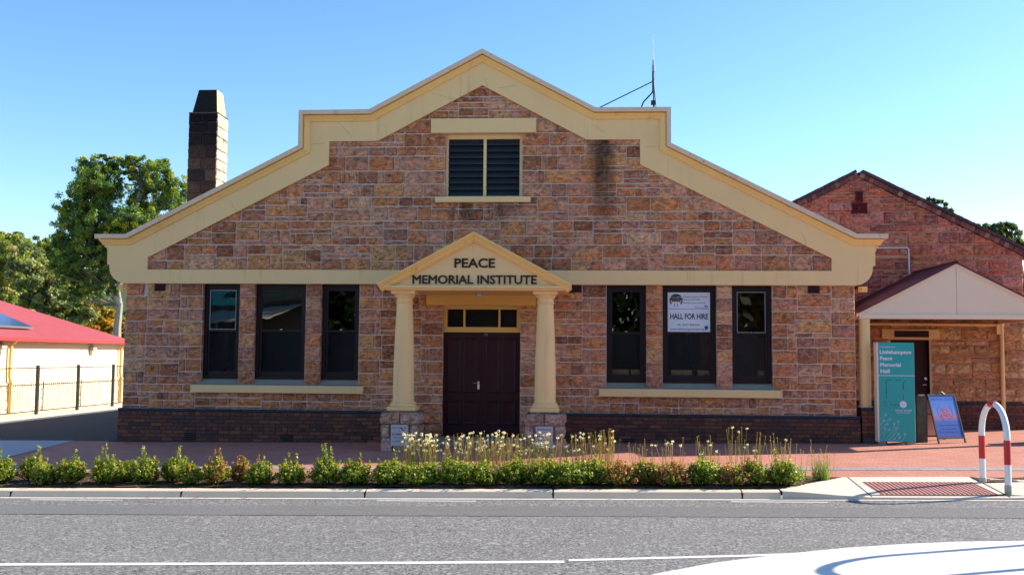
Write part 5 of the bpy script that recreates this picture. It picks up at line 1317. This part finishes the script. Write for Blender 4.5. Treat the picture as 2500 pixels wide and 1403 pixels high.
SHR = [ # bearing, depth, height, width, dry, tall twigs, label
 (20, -5.95, .46, .52, .03, 3, 'dense green shrub at the extreme left end of the roadside bed'),
 (100, -5.70, .45, .50, .05, 2, 'green shrub in front of the pale driveway apron, with a bare twiggy top'),
 (130, -6.0, .34, .46, .04, 0, 'low green shrub just left of the rounded bush near the bed\'s left end'),
 (190, -5.95, .46, .62, .03, 1, 'broad rounded green shrub, widest of those left of the hall corner'),
 (275, -5.95, .50, .54, .02, 2, 'full green shrub directly below the left front corner of the hall'),
 (330, -5.7, .36, .44, .04, 0, 'small green shrub tucked behind the bushes below the hall\'s left corner'),
 (372, -5.95, .47, .52, .03, 2, 'bright green shrub below the first air vent from the left'),
 (440, -5.8, .46, .50, .05, 3, 'upright green shrub with tall shoots below the left end of the left sill'),
 (475, -6.05, .38, .40, .12, 1, 'loose straggly green shrub below the left window of the left group'),
 (540, -6.0, .46, .48, .45, 2, 'green shrub with rust-brown tips below the first stone pier'),
 (600, -5.75, .40, .40, .70, 1, 'mostly browned small shrub behind the bushes below the middle left window'),
 (645, -6.0, .40, .50, .18, 2, 'yellowish green shrub beside the browned one below the middle left window'),
 (720, -6.0, .40, .52, .04, 2, 'wide green shrub below the second stone pier left of the porch'),
 (808, -6.0, .47, .48, .04, 5, 'green shrub with tall upright shoots below the right end of the left sill'),
 (878, -6.0, .42, .50, .03, 1, 'compact green shrub just left of the left pedestal'),
 (960, -6.0, .44, .56, .02, 1, 'dark green shrub in front of the left pedestal'),
 (1035, -6.05, .42, .52, .02, 0, 'dark green shrub right of the left pedestal, under the white flowers'),
 (1118, -6.0, .44, .56, .03, 1, 'green shrub in front of the left door leaf'),
 (1190, -6.05, .41, .50, .04, 0, 'green shrub in front of the right door leaf'),
 (1258, -6.0, .43, .54, .03, 1, 'green shrub between the doorway and the right pedestal'),
 (1330, -6.0, .44, .56, .02, 1, 'dark green shrub in front of the right pedestal'),
 (1395, -6.05, .42, .52, .03, 0, 'green shrub right of the right pedestal'),
 (1450, -5.95, .44, .50, .08, 1, 'green shrub touching the dry brown ones, below the right sill\'s left end'),
 (1515, -6.05, .41, .54, .70, 0, 'rust-brown dry shrub below the first window right of the porch'),
 (1580, -5.95, .42, .48, .55, 0, 'half-dried brown and green shrub below the pier left of the poster'),
 (1640, -6.05, .40, .52, .80, 0, 'driest shrub of the bed, brown all over, below the poster window'),
 (1715, -6.0, .44, .56, .04, 1, 'dark green shrub with grassy blades behind, right of the driest bush'),
 (1785, -6.05, .36, .46, .55, 0, 'low brown-flecked shrub below the rightmost window'),
 (1835, -6.0, .43, .44, .20, 1, 'upright mixed green and brown shrub below the right end of the right sill'),
 (1905, -5.95, .44, .52, .03, 1, 'glossy green shrub last in the row, beside the bed\'s tapering end'),
]
for px, y, h, w, dry, tall, lab in SHR: shrub(lab, bed_pt(px, y), h, w, dry, tall)

def clump(label, loc, n, h, w, fl, straw, grass, violet=0.0):
    """society-garlic clump: strap leaves, straw-coloured stalks, white heads"""
    t = thing('flower_clump', label, 'flowering plant', loc, 0, 'tall flowering clumps behind the shrubs')
    V = []; Cc = []
    for i in range(grass):
        az = random.uniform(0, 6.283); L = h*random.uniform(.40, .75); b = Vector((random.gauss(0, w*.16), random.gauss(0, .05), 0)); lean_ = random.uniform(.15, .75)
        wv = Vector((-math.sin(az), math.cos(az), 0))*.004; prev = b
        col = random.choice([(.10, .20, .03), (.13, .25, .04), (.08, .15, .025), (.18, .26, .06), (.30, .27, .10)])
        for k_ in range(3):
            s0, s1 = k_/3, (k_+1)/3; q = lambda s: b + Vector((math.cos(az)*lean_*L*s*s, math.sin(az)*lean_*L*s*s*.6, L*(s-.35*lean_*s*s)))
            a_, c_ = q(s0), q(s1); w0, w1 = wv*(1-s0*.8), wv*(1-s1*.8)
            V += [a_-w0, a_+w0, c_+w1, c_-w1]; Cc += [col]*4
    quads_object('leaves', np.array([tuple(v) for v in V]), np.array(Cc), 'leaf', t)
    V = []; Cc = []; HV = []; HC = []
    for i in range(n):
        b = Vector((random.uniform(-.5, .5)*w*.8, random.gauss(0, .07), 0)); L = h*random.uniform(.62, 1.0) if random.random() < .8 else h*random.uniform(1.0, 1.12)
        tip = b + Vector((random.gauss(0, .045) + b.x*.18, random.gauss(0, .04), L)); bow = Vector((random.gauss(0, .012), 0, 0))
        col = random.choice([(.52, .40, .19), (.45, .33, .14), (.60, .48, .26), (.40, .36, .16)]) if random.random() < straw else random.choice([(.16, .22, .07), (.22, .27, .10)])
        for ax in (Vector((.0028, 0, 0)), Vector((0, .0028, 0))):
            m_ = (b+tip)/2+bow
            for a_, c_ in ((b, m_), (m_, tip)): V += [a_-ax, a_+ax, c_+ax, c_-ax]; Cc += [col]*4
        white = random.random() < fl
        nf = random.randint(16, 26) if white else random.randint(5, 9); rad = .024 if white else .013
        vi = random.random() < violet
        for k_ in range(nf):
            d = Vector((random.gauss(0, 1), random.gauss(0, 1), random.gauss(.25, .7))).normalized(); c0 = tip + d*rad*random.uniform(.4, 1.05)
            a_ = d.cross(Vector((random.random(), random.random(), random.random()))).normalized()*(.008 if white else .006); b_ = d.cross(a_).normalized()*(.006 if white else .004)
            cc = ((.42, .20, .58) if vi else random.choice([(.90, .89, .86), (.86, .85, .84), (.90, .87, .80)])) if white else random.choice([(.42, .24, .10), (.52, .33, .15), (.34, .19, .08)])
            HV += [c0-a_, c0+b_, c0+a_, c0-b_]; HC += [cc]*4
    quads_object('stalks', np.array([tuple(v) for v in V]), np.array(Cc), 'dry_stem', t)
    quads_object('flower_heads', np.array([tuple(v) for v in HV]), np.array(HC), 'dry_stem', t)
    return t
CL = [ # bearing, y, stalks, height, width, white share, straw, blades
 (1012, -5.40, 58, .60, .42, .55, .55, 150, 0, 'white-flowered clump with green blades beside the left pedestal\'s plaque'),
 (1066, -5.35, 54, .57, .42, .62, .75, 30, 0, 'densest white-flowered clump, left of the doorway step'),
 (1102, -5.30, 8, .52, .22, .6, .4, 8, 0, 'sparse few-stalked clump between the two largest white-flowered ones'),
 (1150, -5.35, 60, .60, .42, .40, .8, 30, 0, 'straw-stalked clump with white heads in front of the left door leaf'),
 (1205, -5.35, 60, .62, .42, .38, .85, 30, 0, 'straw-stalked clump with white heads in front of the right door leaf'),
 (1262, -5.35, 48, .58, .38, .14, .85, 20, 0, 'nearly flowerless straw clump left of the right pedestal'),
 (1312, -5.35, 44, .60, .38, .48, .6, 30, 0, 'white-flowered clump covering the foot of the right pedestal\'s plaque'),
 (1362, -5.35, 42, .58, .38, .44, .65, 20, .45, 'clump with violet and white heads at the right pedestal\'s right edge'),
 (1425, -5.35, 52, .60, .40, .38, .75, 20, .25, 'clump of white heads with a few violet ones right of the right pedestal'),
 (1482, -5.30, 56, .64, .32, .14, .9, 10, 0, 'tall dense straw-coloured clump below the right sill\'s left end'),
 (1570, -5.30, 15, .54, .34, .12, .9, 10, 0, 'thin straw clump rising behind the rust-brown shrubs'),
 (1640, -5.30, 16, .56, .36, .38, .7, 10, 0, 'loose clump with a few white heads below the poster window'),
 (1735, -5.35, 18, .56, .40, .22, .85, 130, 0, 'clump with vivid green blades below the pier right of the poster'),
 (1788, -5.25, 14, .66, .32, .40, .8, 10, 0, 'clump bearing the highest white head, below the rightmost window'),
 (1830, -5.25, 15, .60, .30, .02, 1.0, 10, 0, 'seed-headed straw clump below the right end of the rightmost window'),
 (1912, -5.20, 20, .56, .40, .03, 1.0, 20, 0, 'seed-headed straw clump behind the last glossy shrub'),
 (2000, -5.35, 14, .50, .42, 0, 1.0, 150, 0, 'fountain-shaped green grass clump with straw stalks at the bed\'s right tip'),
 (1945, -5.55, 6, .40, .40, 0, 1.0, 90, 0, 'low yellow-green grass tuft between the last shrub and the fountain-shaped clump'),
]
for px, y, n, h, w, fl, st, gr, vi, lab in CL: clump(lab, bed_pt(px, y), n, h, w, fl, st, gr, vi)

# litter and fallen leaves
lit = MB()
for i in range(420):
    x = random.uniform(-7, 5.2); y = random.uniform(-6.28, -5.2); z = G(x, y)+random.uniform(.035, .05); s = random.uniform(.008, .03); a = random.uniform(0, 6.28)
    lit.add([(x+s*math.cos(a), y+s*math.sin(a), z), (x-s*.4*math.sin(a), y+s*.4*math.cos(a), z+.006), (x-s*math.cos(a), y-s*math.sin(a), z), (x+s*.4*math.sin(a), y-s*.4*math.cos(a), z+.006)], [(0, 1, 2, 3)], random.choice((0, 0, 0, 1)))
tag(lit.build('bark_litter', ['dry_leaf', 'concrete']), kind='stuff')
def fallen(x, y, fn, s, lab, mat='dry_leaf'):
    mb = MB(); pts = [(-1, 0), (-.5, .35), (.1, .42), (1, .05), (.2, -.4), (-.5, -.3)]
    vs = [(p[0]*s, p[1]*s, .008+.25*s*abs(p[1])) for p in pts] + [(0, 0, .006)]
    mb.add(vs, [(i, (i+1) % 6, 6) for i in range(6)]); o = mb.build('fallen_leaf', mat, None, (x, y, fn(x, y)+.006), random.uniform(0, 6.28))
    tag(o, lab, 'leaf', 'dry leaves lying about')
for px, lab in ((230, 'dry leaf in the gutter below the hall\'s left corner'), (378, 'dry leaf in the gutter near the first kerb joint from the left'), (424, 'curled brown leaf lying right at the first kerb joint from the left'), (495, 'brown leaf in the gutter just right of the first kerb joint'), (518, 'dry leaf against the kerb below the left window\'s sill'), (612, 'broad brown leaf in the gutter below the browned shrub'), (1360, 'small brown leaf by the kerb joint below the right pedestal'), (1492, 'brown leaf in the gutter below the rust-brown shrub')):
    p = bed_pt(px, -6.60); fallen(p[0], p[1], RD, random.uniform(.035, .06), lab)
for x, y, m_, lab in ((-4.6, -2.6, 'sign_white', 'pale scrap on the shaded paving below the left windows'), (-4.45, -2.7, 'sign_white', 'second pale scrap beside the first on the shaded paving'), (-4.0, -3.0, 'dry_leaf', 'dry leaf on the shaded paving right of the pale scraps'), (-5.3, -2.5, 'dry_leaf', 'dry leaf on the shaded paving left of the pale scraps'), (8.55, -1.1, 'sign_white', 'white scrap on the sunlit paving in front of the totem sign'), (8.2, -.95, 'dry_leaf', 'dry leaf on the sunlit paving at the foot of the totem sign'), (.2, -8.9, 'dry_leaf', 'dry leaf lying out on the road')):
    fallen(x, y, RD if y < -7 else G, .035, lab, m_)

# ------------------------------------------------------------------ trees
def tree(name, label, cat, base, height, lobes, nleaf, size, cols, trunk=None, group=None, clumps=9, hang=.0, jit=.9, tcol=(.34, .30, .25), spread=1.0):
    """lobes: (dx, dy, dz, rx, ry, rz) round the base; leaves gather in tufts on the lobes' outsides"""
    t = thing(name, label, cat, base, 0, group)
    P = []; N = []; Cc = []; vol = np.array([l[3]*l[4]*l[5] for l in lobes])**.8; vol /= vol.sum()
    cen = []
    for li, l in enumerate(lobes):
        k = max(5, int(clumps*len(lobes)*vol[li]))
        for _ in range(k):
            d = rng.normal(0, 1, 3); d /= np.linalg.norm(d); r = rng.uniform(.45, 1.0)
            c = np.array(l[:3]) + d*np.array(l[3:])*r; rad = min(l[3:])*rng.uniform(.20, .36)*spread
            cen.append((c, rad, d)); m = int(nleaf*vol[li]/k)
            q = rng.normal(0, 1, (m, 3)); q /= np.linalg.norm(q, axis=1)[:, None]; q *= (rng.uniform(0, 1, (m, 1))**.5)*rad*np.array([1.15, 1.15, .8])
            if hang: q[:, 2] -= hang*rad*rng.uniform(0, 1, m)
            P.append(c+q); N.append(q/rad*.8 + d*.5 + np.array([0, 0, .35])); col = tints(1, cols, .18, .08); Cc.append(np.clip(col*rng.uniform(.72, 1.3, (m, 1)), 0, 1))
    P = np.concatenate(P); N = np.concatenate(N); Cc = np.concatenate(Cc)
    v, c = leaf_mesh(P, N, size, Cc, .5, jit)
    quads_object('crown', v, c, 'leaf', t)
    mb = MB(); trk = trunk or [[(0, 0, -.3), (.1, 0, height*.3), (0, 0, height*.6)]]
    rad0 = height*.018
    for j, pth in enumerate(trk): mb.tube(pth, [rad0*(1.15-.75*i/(len(pth)-1))*(1 if j == 0 else .7) for i in range(len(pth))], 8, 0, tcol, False)
    tp_ = [Vector(p) for path in trk for p in path[1:]]
    for c, rad, d in cen[::5]:
        s = min(tp_, key=lambda p: (p-Vector(c)).length+(4 if p.z > c[2] else 0));
        if (s-Vector(c)).length > height*.33: continue
        e = Vector(c); m_ = (s+e)/2 + Vector((random.gauss(0, .15), random.gauss(0, .15), -.1))
        mb.tube([tuple(s), tuple(m_), tuple(e)], [rad0*.22, rad0*.14, rad0*.06], 5, 0, tuple(q*.6 for q in tcol), False)
    mb.build('trunk', 'bark', t)
    return t
def far_pt(px, dist):
    d = fw*2450 + rt*(px-1250); d.z = 0; k = dist/2450; return Vector((CAM.x, CAM.y, 0)) + d*k
def zt(py, px, dist): # height seen at a pixel row for a thing that far away
    d = fw*2450 + rt*(px-1250) - up*(py-701.5); return CAM.z + d.z*dist/2450
GUM = [(.115, .20, .042), (.16, .245, .05), (.075, .145, .042), (.32, .36, .055)]
DARKG = [(.025, .045, .014), (.035, .055, .016), (.02, .035, .012)]
GUMG = [(.16, .20, .08), (.21, .24, .10), (.13, .165, .07), (.28, .29, .13)]
OLV = [(.24, .28, .07), (.30, .32, .08), (.19, .24, .06), (.38, .35, .11)]
YEL = [(.42, .25, .015), (.50, .32, .02), (.36, .18, .015), (.28, .20, .02)]
def place(px, dist): p = far_pt(px, dist); return (p.x, p.y, land(p.x, p.y))
def lobes_px(b, dist, L):   # lobes from where they show: (px, py, half width px, half height px, depth offset)
    out = []; s = dist/2450
    for px, py, rx, rz, dy in L:
        p = far_pt(px, dist); out.append((p.x-b[0], p.y-b[1]+dy, zt(py, px, dist)-b[2], rx*s, rx*s*1.0, rz*s))
    return out
D = 48.0; b = place(292, D)
L1 = lobes_px(b, D, [(235, 392, 40, 26, 0), (310, 395, 45, 28, .4), (215, 425, 52, 50, 0), (285, 405, 55, 36, .5), (250, 455, 65, 50, -.8), (375, 425, 50, 50, 0), (420, 470, 48, 55, .5), (330, 470, 60, 50, 1.0), (180, 500, 52, 48, 0), (240, 540, 75, 55, -.6), (340, 545, 80, 55, -.5), (430, 545, 55, 50, 0), (170, 570, 50, 48, 0), (220, 625, 75, 48, -.4), (300, 630, 60, 46, .5), (165, 650, 45, 40, 0), (250, 690, 55, 35, 0), (140, 600, 40, 45, .5), (200, 690, 50, 35, .8), (150, 710, 45, 30, 1.2), (250, 580, 70, 45, 1.0)])
s_ = D/2450; X = lambda px: far_pt(px, D).x-b[0]; Z = lambda py: zt(py, 292, D)-b[2]
tree('gum_tree', 'tall dark green gum tree with pale forked trunk behind the hall\'s left corner', 'tree', b, 12, L1, 150000, .115, GUM,
     [[(0, 0, -.5), (-.05, 0, Z(800)), (.05, 0, Z(745)), (-.1, 0, Z(700))], [(0.05, 0, Z(745)), (-.35, 0, Z(705)), (-.9, .1, Z(650)), (-1.2, 0, Z(560)), (-1.0, 0, Z(480))], [(-.1, 0, Z(700)), (.3, 0, Z(640)), (.5, 0, Z(540)), (.9, 0, Z(450))]], clumps=85, hang=.8, tcol=(.30, .27, .23), spread=.66)
D = 58.0; b = place(100, D)
tree('dark_tree', 'shaded grey-green tree standing between the red roof and the tall gum', 'tree', b, 8, lobes_px(b, D, [(60, 640, 50, 45, 0), (110, 690, 60, 50, 0), (70, 720, 50, 45, .5), (160, 720, 55, 50, -.5), (150, 770, 60, 40, 0), (210, 740, 45, 50, 0), (90, 670, 40, 40, -1)]), 20000, .22, GUMG, group=None, clumps=26, hang=.5, tcol=(.2, .18, .15))
D = 68.0; b = place(0, D)
tree('pale_gum', 'pale olive gum tree at the left edge of the view above the red roof', 'tree', b, 10, lobes_px(b, D, [(-20, 620, 55, 45, 0), (25, 600, 45, 38, 0), (-40, 680, 60, 50, 0), (30, 660, 50, 45, 0), (0, 720, 60, 40, 0), (-60, 640, 50, 50, 0), (45, 625, 35, 35, -1)]), 20000, .24, OLV, clumps=26, hang=.6, tcol=(.4, .36, .3))
for px, py, D, w, h, lab in ((40, 590, 110, 40, 32, 'bright green tree on the far hillside at the left edge of the sky'), (85, 598, 118, 42, 34, 'bright green tree on the far hillside, next to the tall gum\'s outline'), (-10, 585, 120, 40, 30, 'bright green tree on the far hillside, mostly cut by the left edge'), (125, 610, 105, 32, 40, 'green hillside tree partly hidden by the tall gum'), (60, 640, 100, 50, 34, 'olive tree low on the far hillside below the bright green ones')):
    b = place(px, D); tree('hillside_tree', lab, 'tree', b, max(4, zt(py, px, D)-b[2]), lobes_px(b, D, [(px, py, w, h*.8, 0), (px-w*.6, py+h*.5, w*.7, h*.8, 0), (px+w*.6, py+h*.5, w*.7, h*.8, .5), (px, py+h*1.1, w, h, 0)]), 7000, .34, [(.18, .23, .03), (.24, .27, .035), (.13, .18, .028)], group='trees on the far hillside', clumps=18)
for px, py, D, w, h, lab in ((235, 760, 62, 45, 40, 'golden autumn tree glowing beside the gum\'s pale trunk'), (35, 728, 78, 40, 30, 'orange-gold autumn tree just above the red roof\'s ridge'), (285, 790, 66, 30, 30, 'golden autumn tree low behind the gum\'s trunk')):
    b = place(px, D); tree('autumn_tree', lab, 'tree', b, max(3, zt(py, px, D)-b[2]), lobes_px(b, D, [(px, py, w, h*.7, 0), (px-w*.7, py+h*.4, w*.6, h*.7, 0), (px+w*.7, py+h*.4, w*.6, h*.7, 0), (px, py+h*.9, w, h*.8, 0)]), 8000, .22, YEL, group='autumn trees behind the red roof', clumps=18, tcol=(.12, .09, .06))
for px, D, R_, n, lab, nm in ((2265, 50, [(2262, 496, 38, 20, 0), (2300, 505, 26, 24, 0), (2232, 505, 30, 22, 0), (2325, 530, 24, 22, 0), (2275, 545, 50, 30, 0), (2260, 600, 60, 50, 0)], 14000, 'green tree showing just above the annexe gable\'s right slope', 'tall_tree'), (2440, 46, [(2440, 562, 42, 26, 0), (2388, 556, 26, 16, 0), (2475, 580, 34, 32, 0), (2420, 600, 50, 36, 0), (2440, 650, 60, 50, 0)], 15000, 'brighter green tree at the right edge above the annexe roof', 'tall_tree'), (2540, 44, [(2560, 640, 40, 50, 0), (2530, 700, 40, 50, 0), (2560, 780, 60, 60, 0)], 9000, 'green tree beyond the annexe, just cut by the right edge of the view', 'tall_tree')):
    b = place(px, D); tree(nm, lab, 'tree', b, 8, lobes_px(b, D, R_), n*2, .125, [(.075, .11, .03), (.10, .135, .04), (.055, .085, .026)], group=None, clumps=34, hang=.8)
# understorey that closes the view under the trees
rows = []
for (px0, px1, py, D, cols, lab) in ((-60, 120, 775, 84, GUMG, 'scrubby grey-green thicket behind the red roof, left part'), (120, 330, 800, 74, GUM, 'dark thicket behind the red roof, beside the gum\'s trunk')):
    px = (px0+px1)/2; b = place(px, D); tree('thicket', lab, 'shrubbery', b, 4, lobes_px(b, D, [(px0+(px1-px0)*i/4, py-15*(i % 2), 45, 50, random.uniform(-1, 1)) for i in range(5)] + [(px0+(px1-px0)*i/4, py+60, 50, 50, 0) for i in range(5)]), 12000, .28, cols, clumps=14)

# ------------------------------------------------------------------ the shop across the road, seen only mirrored in the left window panes
shop = thing('corner_shop', 'awninged shop across the road, mirrored in the left hall windows', 'shop', (-10.9, -26.4, -.25), R(-130.4))
mb = MB(); mb.box(-.3, 18, 0, 9, 0, 7.0, 0); mb.build('wall', 'shop_wall', shop)
mb = MB(); mb.bbox(8.0, 15.5, -.10, 0, 4.66, 6.4, .02); sp = mb.build('fascia_sign', 'shop_teal', shop)
mb = MB(); put_text(mb, 'aie', 8.4, 10.6, 5.05, 5.5, -.10, .01, .04); mb.build('lettering', 'ink', sp)
mb = MB(); mb.box(-.4, 16, -.16, 0, 4.40, 4.62); mb.build('cornice', 'old_timber', shop)
mb = MB(); n = 2
mb.add([(-.4, -.05, 4.40), (16, -.05, 4.40), (16, -2.4, 3.62), (-.4, -2.4, 3.62), (-.4, -.05, 4.36), (16, -.05, 4.36), (16, -2.4, 3.58), (-.4, -2.4, 3.58)], [(0, 1, 2, 3), (7, 6, 5, 4), (3, 2, 6, 7), (0, 3, 7, 4), (1, 5, 6, 2)]); mb.build('awning', 'awning_sheet', shop)
mb = MB(); mb.box(.8, 5, -.02, .0, .9, 3.0); mb.box(6.6, 12, -.02, 0, .9, 3.0); mb.build('shopfront_window', 'void', shop)
mb = MB(); mb.box(5.3, 6.3, -.02, 0, .1, 2.5); mb.build('door', 'maroon_paint', shop)
for q in (.2, 5.4, 10.6, 15.6):
    mb = MB(); mb.tube([(q, -2.3, 0), (q, -2.3, 3.6)], .05, 8); mb.build('awning_post', 'pale_cream', shop)
for i, (x, y, hh, w) in enumerate(((-2.5, -37, 9, 5.0), (6.5, -38, 10, 5.5), (15, -35, 11, 5.5), (24, -36, 9, 5.5), (-27, -42, 10, 6), (-8.3, -26.2, 7.5, 2.6))):  # last tree is added to cover the shop's bright end wall in the reflection
    tree('street_tree', ('bushy tree across the road, mirrored in the left-hand panes near the porch', 'tallest tree across the road, mirrored in the panes above the door', 'spreading tree across the road, mirrored in the panes left of the poster', 'tree across the road, mirrored in the rightmost panes', 'tree beyond the shop across the road, mirrored in the leftmost panes', 'tree beside the shop\'s end wall, mirrored in the pane left of the porch')[i], 'tree', (x, y, -.2), hh,
         [(0, 0, hh*.62, w*.8, w*.7, hh*.36), (-w*.5, .5, hh*.42, w*.6, w*.6, hh*.3), (w*.5, -.3, hh*.45, w*.6, w*.6, hh*.32), (0, .4, hh*.25, w*.8, w*.5, hh*.22)], 7000, .42, DARKG, group='trees across the road, mirrored in the panes', clumps=26, hang=.5)
hedge_ = thing('screen_hedge', 'tall dark hedge added across the road to keep bright sky out of the panes', 'hedge', (8, -33, -.2))  # unseen screen, made tall and dense to darken the window reflections
P_ = np.c_[rng.uniform(-18, 26, 9000), rng.uniform(-1, 1, 9000), rng.uniform(0, 8.5, 9000)]; N_ = np.c_[rng.normal(0, .3, 9000), np.ones(9000), rng.normal(.4, .3, 9000)]
v_, c_ = leaf_mesh(P_, N_, .75, tints(9000, DARKG), .6, .6); quads_object('foliage', v_, c_, 'leaf', hedge_)
